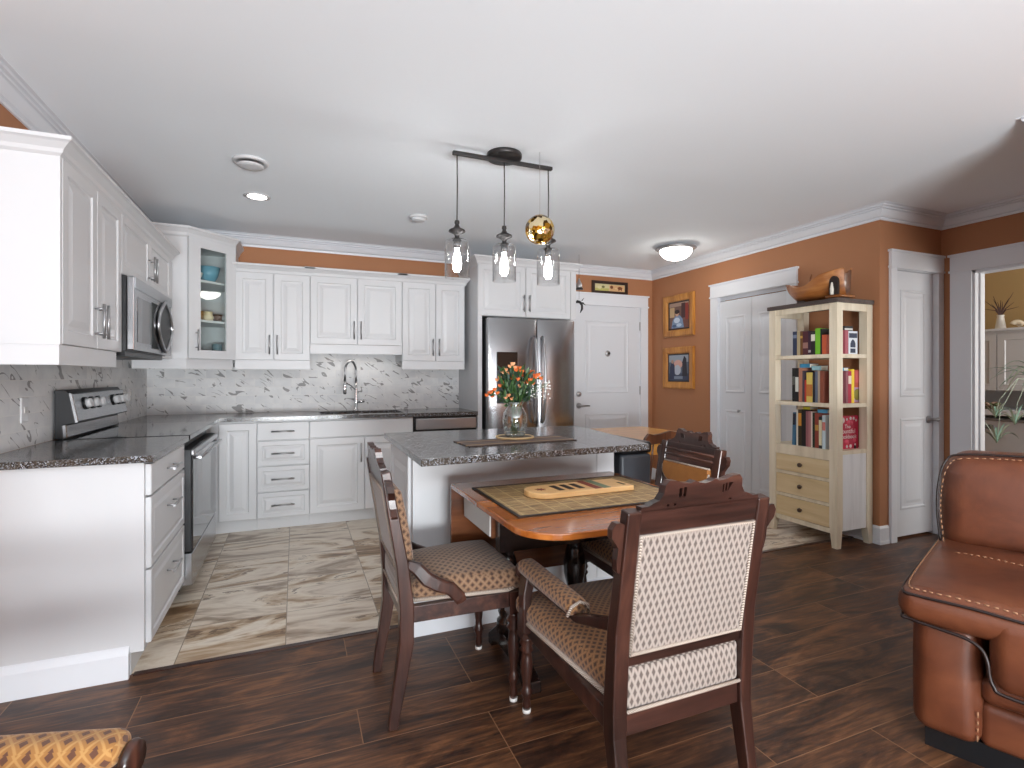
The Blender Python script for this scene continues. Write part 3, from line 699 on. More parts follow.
# base cabinets, back run
yb = 4.62
def bbody(r, x0, x1):
    MB().box(x0, x1, yb+0.02, BY-0.012, 0.1, 0.882).box(x0, x1, yb+0.07, BY-0.012, 0, 0.1).build('body', M['cab'], r, world=True)
r = thing('base_cabinet', 'white corner base cabinet with a narrow door beside the range', 'cabinet', (-0.55, 4.9, 0), 0, 'white base cabinets along the back wall')
bbody(r, -0.66, -0.281); front(r, (-0.55, yb, 0.105), XU, ZV, 0.269, 0.765, DOOR)
r = thing('base_cabinet', 'white base cabinet with a column of four drawers', 'cabinet', (-0.09, 4.9, 0), 0, 'white base cabinets along the back wall')
bbody(r, -0.28, 0.107)
for (za, zb) in ((0.724, 0.87), (0.521, 0.72), (0.314, 0.517), (0.105, 0.31)):
    front(r, (-0.28, yb, za), XU, ZV, 0.387, zb-za, SLABF if zb > 0.8 else DRAW, 'drawer', (0.19, (zb-za)*0.5, 0.17, False))
r = thing('base_cabinet', 'white sink base cabinet with two doors below a plain false front', 'cabinet', (0.53, 4.9, 0), 0, 'white base cabinets along the back wall')
MB().box(0.108, 0.962, yb+0.02, yb+0.04, 0.1, 0.882).box(0.108, 0.128, yb+0.04, BY-0.012, 0.1, 0.882).box(0.942, 0.962, yb+0.04, BY-0.012, 0.1, 0.882).box(0.108, 0.962, yb+0.07, BY-0.012, 0.0, 0.12).build('body', M['cab'], r, world=True)
front(r, (0.108, yb, 0.729), XU, ZV, 0.854, 0.141, SLABF, 'false_front')
for (a, b, ha) in ((0.108, 0.546, 0.408), (0.546, 0.962, 0.03)):
    front(r, (a, yb, 0.105), XU, ZV, b-a, 0.62, DOOR, 'door', (ha, 0.49, 0.16, True))

# worktops
tag(BX(LX+0.009, xb+0.022, 2.565, 3.348, 0.884, 0.914).build('worktop', M['granite'], bevel=0.003), 'dark granite worktop on the drawer cabinet left of the range', 'worktop')
sk = (0.20, 0.90, 4.715, 5.085)
wt = MB(); wt.prism([(LX+0.009,4.296),(xb+0.022,4.296),(xb+0.022,4.59),(sk[0],4.59),(sk[0],BY-0.009),(LX+0.009,BY-0.009)], 'xy', 0.884, 0.914)
wt.box(sk[0], sk[1], 4.59, sk[2], 0.884, 0.914); wt.box(sk[0], sk[1], sk[3], BY-0.009, 0.884, 0.914); wt.box(sk[1], 1.552, 4.59, BY-0.009, 0.884, 0.914)
tag(wt.build('worktop', M['granite']), 'long dark granite worktop with a sink cutout along the back wall', 'worktop')
sn = MB(); x0, x1, y0, y1 = sk[0]-0.006, sk[1]+0.006, sk[2]-0.006, sk[3]+0.006
sn.box(x0, x1, y0, y1, 0.70, 0.704); sn.box(x0, x0+0.004, y0, y1, 0.704, 0.883); sn.box(x1-0.004, x1, y0, y1, 0.704, 0.883); sn.box(x0, x1, y0, y0+0.004, 0.704, 0.883); sn.box(x0, x1, y1-0.004, y1, 0.704, 0.883)
tag(sn.build('sink', flat((58,56,54), 0.3)), 'dark undermount kitchen sink set into the back worktop', 'sink')
# spring faucet
r = thing('faucet', 'chrome spring-neck kitchen faucet standing behind the sink', 'faucet', (0.53, 5.135, 0.914))
MB().lathe([(0,0),(0.026,0),(0.026,0.006),(0.018,0.012),(0.016,0.12),(0.013,0.2),(0.011,0.26),(0,0.26)], (0,0,0), 18).build('body', M['chrome'], r)
hs = [(0,0,0.26),(-0.002,-0.004,0.33)] + [(-0.055+0.055*math.cos(math.radians(a)), -0.06+0.06*math.cos(math.radians(a)), 0.36+0.105*math.sin(math.radians(a))) for a in range(0, 181, 12)] + [(-0.112,-0.122,0.27)]
MB().tube(hs, 0.0105, 10).build('spring_hose', M['steelH'], r)
MB().lathe([(0,0.16),(0.013,0.16),(0.017,0.17),(0.017,0.23),(0.011,0.275),(0,0.275)], (-0.112,-0.122,0), 14).build('spray_head', M['chrome'], r)
MB().tube([(0,0,0.19),(-0.05,-0.055,0.235),(-0.1,-0.11,0.262)], 0.004, 8).build('docking_arm', M['darkmetal'], r)
MB().tube([(0.012,0,0.085),(0.075,0,0.088)], [0.013,0.012], 12).build('lever', M['chrome'], r)

# dishwasher
r = thing('dishwasher', 'stainless dishwasher under the worktop beside the fridge surround', 'dishwasher', (1.26, 4.9, 0))
MB().box(0.968, 1.552, yb+0.02, BY-0.02, 0.02, 0.878).build('body', M['black'], r, world=True)
BX(0.985, 1.545, yb-0.02, yb+0.018, 0.105, 0.745).build('door', M['steel'], r, world=True, bevel=0.004)
BX(0.985, 1.545, yb-0.024, yb+0.018, 0.765, 0.862).build('control_panel', M['steelH'], r, world=True, bevel=0.006)
MB().tube([(1.01,yb-0.05,0.72),(1.52,yb-0.05,0.72)], 0.01).tube([(1.03,yb-0.05,0.72),(1.03,yb-0.02,0.72)], 0.007).tube([(1.5,yb-0.05,0.72),(1.5,yb-0.02,0.72)], 0.007).build('handle', M['steelH'], r, world=True)
BX(0.975, 1.55, yb+0.05, yb+0.06, 0.005, 0.1).build('kick_plate', M['black'], r, world=True)

# fridge surround and fridge
r = thing('fridge_surround', 'tall white fridge surround with a two-door cabinet over the refrigerator', 'cabinet', (2.07, 4.9, 0))
BX(1.556, 1.598, 4.605, BY-0.01, 0, 2.285).build('side_panel', M['cab'], r, world=True)
BX(2.545, 2.585, 4.66, BY-0.01, 0, 2.285).build('side_panel', M['cab'], r, world=True)
BX(1.599, 2.544, 4.62, BY-0.01, 1.80, 2.285).build('body', M['cab'], r, world=True)
for (a, b, ha) in ((1.556, 2.04, 0.455), (2.04, 2.525, 0.03)):
    front(r, (a, 4.60, 1.80), XU, ZV, b-a, 0.485, DOOR, 'door', (ha, 0.13, 0.16, True))
BX(2.526, 2.585, 4.60, 4.62, 1.80, 2.285).build('filler', M['cab'], r, world=True)
MB().moulding([(1.556,BY-0.01,2.285),(1.556,4.604,2.285),(2.585,4.604,2.285),(2.585,BY-0.01,2.285)][::-1], CRP).build('crown', M['cab'], r, world=True)

r = thing('refrigerator', 'stainless side-by-side refrigerator with a dispenser in the left door', 'refrigerator', (2.07, 4.9, 0))
MB().box(1.618, 2.516, 4.575, 5.18, 0.03, 1.765).box(1.65, 2.49, 4.575, 5.1, 0.0, 0.03).build('body', M['charcoal'], r, world=True)
def fdoor(x0, x1, z0, z1, hole=None):
    mb = MB(); n = 14
    def yy(t): return 4.505 - 0.028*(1-(2*t-1)**2)
    poly = [(x0+(x1-x0)*i/n, yy(i/n)) for i in range(n+1)] + [(x1, 4.57), (x0, 4.57)]
    mb.prism(poly, 'xy', z0, z1); k = len(poly)
    for i in range(len(mb.sm)): pass
    return mb
o = fdoor(1.62, 2.108, 0.06, 1.775).build('door', M['steel'], r, world=True, bevel=0.004)
for p in o.data.polygons: p.use_smooth = abs(p.normal.z) < 0.5 and p.normal.y < -0.3
MB().box(1.70, 1.90, 4.474, 4.49, 1.29, 1.46).build('dispenser_panel', M['blackglass'], o, world=True)
MB().box(1.70, 1.90, 4.474, 4.49, 0.99, 1.288).build('dispenser_recess', M['darkgrey'], o, world=True)
def fhandle(x, par):
    pts = [(x, 4.475, 0.80)] + [(x, 4.445-0.045*math.sin(PI*i/10), 0.83+0.75*i/10) for i in range(11)] + [(x, 4.475, 1.61)]
    MB().tube(pts, 0.0125, 10).build('handle', M['steelH'], par, world=True)
fhandle(2.07, o)
o = fdoor(2.114, 2.514, 0.06, 1.775).build('door', M['steel'], r, world=True, bevel=0.004)
for p in o.data.polygons: p.use_smooth = abs(p.normal.z) < 0.5 and p.normal.y < -0.3
fhandle(2.152, o)

# range
ry0, ry1 = 3.352, 4.29
r = thing('range', 'stainless electric range with glass cooktop and slanted control panel', 'stove', (-0.85, 3.85, 0))
MB().box(LX+0.03, -0.585, ry0, ry1, 0.06, 0.885).box(LX+0.08, -0.62, ry0+0.03, ry1-0.03, 0, 0.06).build('body', M['charcoal'], r, world=True)
BX(LX+0.03, -0.535, ry0, ry1, 0.886, 0.916).build('cooktop', M['blackglass'], r, world=True, bevel=0.004)
dr = MB().box(-0.583, -0.53, ry0+0.004, ry1-0.004, 0.27, 0.835).build('oven_door', M['charcoal'], r, world=True, bevel=0.004)
BX(-0.532, -0.522, ry0+0.012, ry1-0.012, 0.275, 0.80).build('oven_window', M['ovenglass'], dr, world=True, bevel=0.004)
MB().box(-0.535, -0.515, ry0+0.01, ry1-0.01, 0.80, 0.832).build('vent_strip', M['steelH'], dr, world=True, bevel=0.006)
MB().tube([(-0.492,ry0+0.03,0.785),(-0.486,(ry0+ry1)/2,0.785),(-0.492,ry1-0.03,0.785)], 0.009, 12).tube([(-0.53,ry0+0.05,0.785),(-0.492,ry0+0.05,0.785)], 0.009).tube([(-0.53,ry1-0.05,0.785),(-0.492,ry1-0.05,0.785)], 0.009).build('handle', M['steelH'], dr, world=True)
BX(-0.583, -0.525, ry0+0.004, ry1-0.004, 0.085, 0.262).build('storage_drawer', M['steel'], r, world=True, bevel=0.004)
gy0, gy1 = ry0+0.001, 4.215
bk = MB().prism([(LX+0.02,0.917),(-1.095,0.917),(-1.10,0.985),(-1.045,1.0),(-1.072,1.15),(-1.085,1.168),(LX+0.02,1.168)], 'xz', gy0, gy1)
bk.build('backguard', M['charcoal'], r, world=True, bevel=0.003)
sl = Vector((-0.027, 0, 0.15)).normalized(); nl = Vector((sl.z, 0, -sl.x))
O = Vector((-1.045, gy0+0.002, 1.0)) + nl*0.002
cpo = MB().panel(O, YU, sl, gy1-gy0-0.004, 0.152, [(0,-0.002),(0,0.008),(0.006,0.012)]).build('control_panel', M['steel'], r, world=True)
MB().panel((-1.094, gy0+0.004, 0.922), YU, Vector((-0.005,0,0.068)).normalized(), gy1-gy0-0.008, 0.066, [(0,0),(0,0.012),(0.004,0.016)]).build('lower_trim', M['steel'], r, world=True)
for fr_k in (0.17, 0.29, 0.41, 0.72, 0.84, 0.94):
    c = O + Vector((0, fr_k*(gy1-gy0), 0)) + sl*0.092 + nl*0.012
    kb = MB(); kb.tube([c, c+nl*0.008], 0.034, 18, 1); kb.tube([c+nl*0.008, c+nl*0.03], [0.026, 0.023], 18, 0)
    kb.build('knob', [M['cab'], M['black']], cpo, world=True)

# microwave over the range
r = thing('microwave', 'stainless over-the-range microwave with a lens-shaped handle', 'microwave', (-0.95, 3.7, 1.37))
my0, my1 = 3.274, 4.165
MB().box(LX+0.01, -0.808, my0, my1, 1.372, 1.762).box(LX+0.05, -0.82, my0+0.03, my1-0.03, 1.345, 1.372).build('body', M['black'], r, world=True)
dr = BX(-0.806, -0.773, my0, my1, 1.376, 1.760).build('door', M['steel'], r, world=True, bevel=0.005)
BX(-0.774, -0.770, my0+0.012, my1-0.012, 1.70, 1.755).build('vent_grille', M['steelH'], dr, world=True)
BX(-0.7735, -0.7705, my0+0.06, my0+0.36, 1.42, 1.66).build('window', M['ovenglass'], dr, world=True)
BX(-0.7735, -0.7705, my0+0.365, my0+0.52, 1.40, 1.67).build('control_panel', M['blackglass'], dr, world=True)
yc, zc, hw, hh2 = my0+0.655, 1.55, 0.185, 0.158
def lensp(s_): 
    up_ = [(-1+i/8) for i in range(17)]
    return [(yc + s_*hw*(1-t_*t_), zc + s_*hh2*t_) for t_ in up_] + [(yc - s_*hw*(1-t_*t_), zc + s_*hh2*t_) for t_ in up_[::-1][1:-1]]
ring = MB(); Lp = lensp(1.0); ring.tube([(-0.762, y, z) for y, z in Lp + Lp[:1]], 0.0105, 10)
ring.build('handle', M['steelH'], dr, world=True)
MB().prism(lensp(0.95), 'yz', -0.772, -0.765).build('lens_panel', M['charcoal'], dr, world=True)

# outlet plates on the tile
def plate(name, label, O, U, V, holes):
    r = thing(name, label, 'outlet', O); O = Vector(O); U = Vector(U); V = Vector(V); N = U.cross(V)
    MB().panel(O - U*0.036 - V*0.058, U, V, 0.072, 0.116, [(0,0),(0.003,0.005),(0.008,0.006)]).build('cover_plate', M['cab'], r, world=True)
    for dz in holes:
        MB().panel(O - U*0.016 + V*(dz-0.014) + N*0.006, U, V, 0.032, 0.028, [(0,0),(0.002,0.003)]).build('socket', flat((206,206,204)), r, world=True)
plate('light_switch', 'white switch plate on marble tile left of the range', (LX+0.008, 3.06, 1.085), (0,1,0), (0,0,1), (0.0,))
plate('power_outlet', 'white outlet plate on marble tile between range and corner', (LX+0.008, 4.72, 1.085), (0,1,0), (0,0,1), (-0.02, 0.02))

# ------------------------------------------------------------------ island
r = thing('kitchen_island', 'white panelled kitchen island body under the granite overhang', 'island', (1.08, 2.77, 0))
ix0, ix1, iy0, iy1 = 0.52, 1.64, 2.50, 3.03
BX(ix0, ix1, iy0, iy1, 0.0, 0.883).build('body', M['cab'], r, world=True)
BX(ix0-0.002, 1.53, iy0-0.006, iy0-0.0005, 0.13, 0.882).build('front_panel', M['cab'], r, world=True)
BX(1.534, ix1+0.002, iy0-0.006, iy0-0.0005, 0.13, 0.882).build('corner_post', M['cab'], r, world=True)
MB().moulding([(ix0,iy1),(ix0,iy0),(ix1,iy0),(ix1,iy1)][::-1], [(0,0),(0.018,0),(0.018,0.1),(0.013,0.112),(0.009,0.12),(0,0.125)]).build('base_moulding', M['trim'], r, world=True)
MB().panel((ix0-0.001, iy1-0.012, 0.15), (0,-1,0), ZV, 0.485, 0.71, [(0,-0.0),(0,0.015),(0.003,0.018),(0.054,0.018),(0.060,0.011),(0.074,0.010),(0.104,0.0165)]).build('end_panel', M['cab'], r, world=True)
tag(MB().prism([(0.455,2.037),(1.578,2.09),(1.70,2.92),(1.70,3.05),(0.47,3.06)], 'xy', 0.884, 0.914).build('island_worktop', M['granite'], bevel=0.003), 'granite slab topping the white island, overhanging the drop-leaf table', 'worktop')
r = thing('waste_bin', 'dark grey bin standing against the right end of the island', 'bin', (1.79, 2.66, 0))
MB().rbox(1.672, 1.88, 2.47, 2.85, 0.01, 0.80, 0.02).build('bin_body', M['darkgrey'], r, world=True)
MB().rbox(1.668, 1.884, 2.466, 2.854, 0.802, 0.868, 0.02).build('lid', M['black'], r, world=True)
BX(1.72, 1.83, 2.455, 2.475, 0.0, 0.03).build('pedal', M['black'], r, world=True)
# runner, trivet, vase and bouquet on the island
r = thing('table_runner', 'brown and tan striped runner lying on the granite island', 'runner', (1.02, 2.425, 0.9145), 0.06)
MB().box(-0.29, 0.29, -0.11, 0.11, 0, 0.004).build('cloth', M['runner'], r)
r = thing('trivet', 'round woven trivet with pale rim under the vase', 'trivet', (1.055, 2.52, 0.919))
MB().lathe([(0,0),(0.096,0),(0.1,0.003),(0.1,0.009),(0.094,0.011),(0.088,0.006),(0,0.006)], (0,0,0), 36).build('rim', flat((196,170,126)), r)
MB().lathe([(0,0.0062),(0.087,0.0062),(0.087,0.008),(0,0.008)], (0,0,0), 36).build('weave', flat((70,52,34)), r)
r = thing('glass_vase', 'clear bulbous glass vase with flower stems on the island', 'vase', (1.055, 2.52, 0.9275))
vp = [(0,0),(0.045,0),(0.052,0.006),(0.060,0.04),(0.066,0.085),(0.060,0.12),(0.042,0.15),(0.038,0.16),(0.046,0.178),(0.043,0.179)]
MB().lathe(vp, (0,0,0), 32).build('vase_body', M['vase'], r)
r = thing('flower_bouquet', 'bouquet of orange blooms, eucalyptus and white sprays in the glass vase', 'flowers', (1.055, 2.52, 0.9275))
rnd = random.Random(3)
cf = Vector((math.sin(math.radians(22.4)), math.cos(math.radians(22.4)), 0)); cr_ = Vector((cf.y, -cf.x, 0))
heads = [(-0.10,0.24,'o'),(-0.075,0.30,'p'),(-0.045,0.34,'p'),(-0.01,0.37,'p'),(0.02,0.35,'o'),(0.0,0.31,'o'),(0.055,0.325,'o'),(0.085,0.33,'o'),(0.115,0.315,'o'),(-0.125,0.22,'o'),(0.04,0.27,'p'),(-0.03,0.21,'p'),(0.015,0.18,'p'),(0.075,0.29,'o'),(-0.06,0.27,'o')]
def leaf(mb, p, d, L, wd):
    d = d.normalized(); sd = d.cross(Vector((rnd.uniform(-1,1),rnd.uniform(-1,1),0.3))).normalized(); nn = d.cross(sd)
    q = [p, p+d*L*0.35+sd*wd+nn*wd*0.3, p+d*L*0.7+sd*wd*0.8+nn*wd*0.2, p+d*L, p+d*L*0.7-sd*wd*0.8+nn*wd*0.2, p+d*L*0.35-sd*wd+nn*wd*0.3, p+d*L*0.5]
    mb.add(q, [(0,1,6),(1,2,6),(2,3,6),(3,4,6),(4,5,6),(5,0,6)], 0, True)
lv = MB(); lvd = MB()
for i, (a, z, k) in enumerate(heads):
    e = cr_*a*1.05 + cf*rnd.uniform(-0.07, 0.06) + Vector((0,0,z))
    b0 = Vector((rnd.uniform(-0.025,0.025), rnd.uniform(-0.025,0.025), 0.014)); nk = Vector((rnd.uniform(-0.02,0.02), rnd.uniform(-0.02,0.02), 0.16)) + cr_*a*0.12
    MB().tube([b0, nk, (nk+e)/2 + Vector((0,0,0.02)), e], 0.0022, 6).build('flower_stem', M['stem'], r)
    bl = MB()
    for (ou, ov) in ((0,0),(-0.015,-0.012),(0.014,-0.018)):
        e2 = e + cr_*ou + cf*rnd.uniform(-0.012,0.012) + Vector((0,0,ov))
        for j in range(7):
            t_ = 2*PI*j/7 + i; leaf(bl, e2, Vector((math.cos(t_), math.sin(t_), 1.1)), 0.017, 0.007)
        bl.lathe([(0,-0.005),(0.006,-0.003),(0.0075,0.003),(0.005,0.008),(0,0.009)], e2, 8)
    bl.build('bloom', M['orangefl'] if k == 'o' else M['peachfl'], r, merge=False, fixn=False)
    for j in range(10):
        t_ = rnd.uniform(0.1, 1.0); p = nk.lerp(e, t_); leaf(lv if j % 2 else lvd, p, Vector((rnd.uniform(-1,1), rnd.uniform(-1,1), rnd.uniform(-0.1,1))), rnd.uniform(0.03,0.055), 0.009)
for j in range(150):
    a = rnd.uniform(-0.06,0.07); p = cr_*a + cf*rnd.uniform(-0.06,0.05) + Vector((0,0,rnd.uniform(0.17,0.33)))
    leaf(lv if j % 3 else lvd, p, cr_*(a*8+rnd.uniform(-.5,.5)) + Vector((0,0,1)), rnd.uniform(0.03,0.06), 0.008)
lv.build('leaves', M['green'], r, merge=False, fixn=False); lvd.build('eucalyptus_leaves', M['greend'], r, merge=False, fixn=False)
bb = MB(); bs = MB()
for j in range(75):
    p = cr_*rnd.uniform(0.06,0.185) + cf*rnd.uniform(-0.05,0.05) + Vector((0,0,rnd.uniform(0.19,0.29)))
    bb.lathe([(0,-0.0045),(0.005,0),(0,0.0045)], p, 6)
    if j % 5 == 0: bs.tube([Vector((0.01,0.005,0.17)), (Vector((0.01,0.005,0.2))+p)/2, p], 0.0009, 5)
bs.build('spray_stems', M['stem'], r); bb = bb.build('white_spray', M['whitefl'], r); bb['kind'] = 'stuff'

# ------------------------------------------------------------------ drop-leaf table
tx0, tx1 = 0.655, 1.50
r = thing('dining_table', 'orange-brown drop-leaf table with turned black legs in front of the island', 'table', (1.08, 2.1, 0))
BX(tx0, tx1, 1.942, 2.315, 0.728, 0.75).build('tabletop', M['cherry'], r, world=True, bevel=0.004)
lf = [(tx0,1.938),(tx0,1.62)] + arc(tx0+0.16,1.60,0.16,180,262,8)[1:] + [(tx0+0.30,1.438),(tx1-0.30,1.438)] + arc(tx1-0.16,1.60,0.16,278,360,8) + [(tx1,1.62),(tx1,1.938)]
MB().prism(lf, 'xy', 0.728, 0.75).build('front_leaf', M['cherry'], r, world=True, bevel=0.004)
MB().box(tx0+0.002, tx1-0.002, 2.319, 2.341, 0.30, 0.732).build('hanging_leaf', M['cherryd'], r, world=True, bevel=0.003)
MB().box(tx0+0.06, tx1-0.06, 1.95, 2.30, 0.60, 0.727).build('apron', M['cherryd'], r, world=True)
BX(tx0+0.055, tx0+0.0605, 1.955, 2.295, 0.605, 0.727).build('apron_end_sheen', flat((206,204,200), 0.4), r, world=True)  # pale sheet painting the light reflected off the apron end
for x in (tx0+0.17, tx1-0.17): BX(x-0.02, x+0.02, 1.56, 1.95, 0.69, 0.727).build('leaf_support', M['ebony'], r, world=True)
col = [(0,0.12),(0.045,0.12),(0.045,0.17),(0.032,0.185),(0.04,0.21),(0.028,0.235),(0.036,0.27),(0.05,0.33),(0.052,0.38),(0.04,0.44),(0.03,0.465),(0.046,0.485),(0.034,0.505),(0.046,0.525),(0.034,0.545),(0.046,0.565),(0.046,0.60),(0,0.60)]
for x in (0.862, 1.20):
    MB().lathe(col, (x,2.15,0), 24).build('turned_leg', M['ebony'], r, world=True)
    MB().prism([(1.86,0.0),(1.91,0.0),(1.96,0.03),(2.06,0.05),(2.20,0.05),(2.25,0.03),(2.27,0.0),(2.31,0.0),(2.31,0.045),(2.26,0.085),(2.21,0.122),(2.09,0.122),(1.99,0.085),(1.865,0.045)], 'yz', x-0.03, x+0.03).build('foot', M['ebony'], r, world=True, bevel=0.004)
BX(0.862, 1.20, 2.135, 2.165, 0.155, 0.215).build('stretcher', M['ebony'], r, world=True)
BX(0.73, 1.41, 1.895, 1.94, 0.555, 0.726).build('front_rail', M['ebony'], r, world=True)
r = thing('placemat', 'brown bamboo slat mat with black border on the drop-leaf table', 'placemat', (1.09, 1.925, 0.7505))
mx, my = 0.365, 0.245
MB().box(-mx, mx, -my, my, 0, 0.003).build('slats', M['bamboo'], r)
MB().box(-mx-0.014, -mx, -my-0.014, my+0.014, 0, 0.004).box(mx, mx+0.014, -my-0.014, my+0.014, 0, 0.004).box(-mx, mx, -my-0.014, -my, 0, 0.004).box(-mx, mx, my, my+0.014, 0, 0.004).build('border', flat((34,24,20)), r)
r = thing('cribbage_board', 'pale maple game board with inlaid stripes on the bamboo mat', 'board game', (1.095, 1.945, 0.7545), 0.03)
L2, W2 = 0.235, 0.082
ol = [(L2,-W2),(L2,W2)] + arc(-L2+W2,0,W2,90,270,14)
MB().prism(ol, 'xy', 0, 0.022).build('board', M['maple'], r, bevel=0.003)
def inlay(nm, rgb, pts): MB().prism(pts, 'xy', 0.0222, 0.0232).build(nm, flat(rgb, 0.45), r)
def slant(x, w_, y0, y1): return [(x,y0),(x+w_,y0),(x+w_,y1),(x,y1)]
star = [(-0.17+(0.024 if i % 2 == 0 else 0.010)*math.cos(PI*i/7), (0.024 if i % 2 == 0 else 0.010)*math.sin(PI*i/7)) for i in range(14)]
inlay('leaf_inlay', (112,40,28), star)
for x in (-0.108, -0.06, -0.012): inlay('slot', (40,22,14), slant(x, 0.026, -0.046, 0.046))
inlay('red_stripe', (120,44,28), slant(0.045, 0.034, -W2+0.003, W2-0.003)); inlay('green_stripe', (104,118,92), slant(0.085, 0.036, -W2+0.003, W2-0.003))
inlay('end_slot', (92,66,40), slant(0.198, 0.014, -0.055, -0.005))

# ------------------------------------------------------------------ carved upholstered chairs
def carved_chair(name, label, loc, rz, Wd=0.225, D=0.60, sh=0.42, arms=True, seatfab='goldfab', backfab='goldfab', rearfab='palefab', front_w=None, group=None, cover=False, seat_w=None, arm_z=0.575):
    """local frame: faces +y, rear legs at y = -D/2; sh = height of the seat rail top"""
    r = thing(name, label, 'chair', loc, rz, group)
    yr, yf = -D/2, D/2; fw = front_w or Wd+0.012; sw = seat_w or fw+0.012
    rt = sh; rb = sh-0.062
    for sx in (-1, 1):
        x = sx*Wd
        MB().bar([(x,yr-0.035,0.0),(x,yr-0.032,0.03),(x,yr-0.008,0.17),(x,yr+0.012,0.30),(x,yr+0.012,sh),(x,yr-0.005,0.58),(x,yr-0.062,0.905)], [(0.032,0.034),(0.032,0.036),(0.036,0.044),(0.042,0.05),(0.044,0.05),(0.045,0.042),(0.042,0.034)]).build('rear_leg', M['walnut'], r, bevel=0.004)
        fl_ = [(0,0.012),(0.013,0.012),(0.016,0.03),(0.013,0.055),(0.02,0.075),(0.023,0.085),(0.016,0.10),(0.015,0.12),(0.021,0.16),(0.023,0.20),(0.019,0.23),(0.017,0.245),(0.027,0.258),(0.018,0.27),(0.027,0.285),(0.02,0.298),(0.029,0.31)]
        k = (rb-0.0)/0.33
        lg = MB().lathe([(a, b*k if b > 0.012 else b) for a, b in fl_], (sx*fw, yf-0.03, 0), 18)
        lg.box(sx*fw-0.026, sx*fw+0.026, yf-0.056, yf-0.004, 0.308*k, rt); lg = lg.build('front_leg', M['walnut'], r)
        MB().lathe([(0,0),(0.015,0),(0.016,0.012),(0,0.012)], (sx*fw, yf-0.03, 0), 14).build('glide', M['felt'], lg)
    fr = MB()
    fr.box(-fw+0.024, fw-0.024, yf-0.05, yf-0.012, rb+0.004, rt-0.001); fr.box(-Wd+0.016, Wd-0.016, yr+0.0, yr+0.028, rb-0.004, rt-0.001)
    for sx in (-1, 1):
        fr.bar([(sx*Wd,yr+0.03,(rb+rt)/2),(sx*fw,yf-0.054,(rb+rt)/2)], (0.03,rt-rb-0.004), (1,0,0))
    fr.build('seat_rail', M['walnutx'], r, bevel=0.003)
    # seat cushion: domed, wider in front
    def trap(o):
        t_ = (o.y-yr)/(yf-yr); s_ = (Wd-0.022 + (sw-(Wd-0.022))*max(0,min(1,t_*1.25)))/Wd
        return Vector((o.x*s_, o.y, o.z))
    MB().rbox(-Wd, Wd, yr+0.036, yf+0.006, rt, rt+0.072, 0.03, (0,0.012,0.03), fn=trap).build('seat', M[seatfab], r)
    tr = []
    for (x, y) in ((-Wd+0.02,yr+0.036),(-sw,yf-0.06),(-sw+0.03,yf+0.008),(sw-0.03,yf+0.008),(sw,yf-0.06),(Wd-0.02,yr+0.036)): tr.append((x, y, rt+0.006))
    MB().tube(tr, 0.0075, 8).build('seat_trim', M['gimp'], r)
    MB().tube([(-Wd+0.022,yr-0.009,rt+0.004),(Wd-0.022,yr-0.009,rt+0.004)], 0.005, 8).build('cover_trim', M['gimp'], r)
    # back: the posts lean, so everything is placed with lean(z)
    def ly(z): 
        if z < 0.58: return yr+0.012-0.017*max(0,(z-sh))/(0.58-sh)
        return yr-0.005-0.057*(z-0.58)/0.325
    def slab(x0, x1, z0, z1, o0, o1, mat, nm, bev=0.0):
        mb = MB(); vs = [(x, ly(z)+o, z) for o in (o0, o1) for (x, z) in ((x0,z0),(x1,z0),(x1,z1),(x0,z1))]
        mb.add(vs, [(0,1,2,3),(7,6,5,4),(4,5,1,0),(5,6,2,1),(6,7,3,2),(7,4,0,3)]); return mb.build(nm, mat, r, bevel=bev)
    zb0, zb1 = max(sh+0.125, 0.512), 0.84
    MB().rbox(-Wd+0.02, Wd-0.02, yr-0.006, yr+0.034, rt+0.001, zb0-0.034, 0.016, (0,0.006,0), k=3).build('seat_back_cover', M[rearfab], r)
    slab(-Wd+0.016, Wd-0.016, zb0-0.03, zb0, -0.012, 0.016, M['walnutx'], 'lower_back_rail', 0.002)
    slab(-Wd+0.016, Wd-0.016, zb1, 0.905, -0.012, 0.014, M['walnutx'], 'top_back_rail', 0.002)
    slab(-Wd+0.021, Wd-0.021, zb0, zb1, -0.014, 0.006, M[rearfab], 'back_cover')
    def lean(o): return Vector((o.x, o.y + ly(o.z), o.z))
    if not cover:
        MB().rbox(-Wd+0.02, Wd-0.02, 0.006, 0.05, zb0+0.005, zb1-0.005, 0.02, (0,0.018,0), k=3, fn=lean).build('back_cushion', M[backfab], r)
    else:
        slab(-Wd+0.018, Wd-0.018, zb0, zb1, 0.006, 0.014, M['walnutx'], 'back_board')
        ap = [(-Wd+0.03,0.81),(-Wd+0.026,0.79)] + [((Wd-0.026)*math.sin(math.radians(a)), 0.79-0.085*math.cos(math.radians(a))**0.8) for a in range(-80, 81, 10)] + [(Wd-0.026,0.79),(Wd-0.03,0.81)]
        mb = MB(); n = len(ap); mb.add([(x, ly(z)+0.014, z) for x, z in ap] + [(x*0.97, ly(z)+0.032, 0.765+(z-0.765)*0.95) for x, z in ap], [tuple(range(n))[::-1], tuple(range(n, 2*n))] + [(i, (i+1)%n, n+(i+1)%n, n+i) for i in range(n)]); mb.build('back_cushion', M['velvet'], r)
        MB().tube([(x, ly(z)+0.026, z) for x, z in ap[1:-1]], 0.0045, 8).build('cushion_trim', M['gimp'], r)
        MB().tube([(x, ly(0.812)+0.022, 0.812) for x in (-Wd+0.03, 0, Wd-0.03)], 0.004, 8).build('cushion_trim', M['gimp'], r)
        for zz in (0.845, 0.872): MB().tube([(-Wd+0.02, ly(zz)+0.016, zz),(Wd-0.02, ly(zz)+0.016, zz)], 0.006, 8).build('rail_reed', M['walnutx'], r)
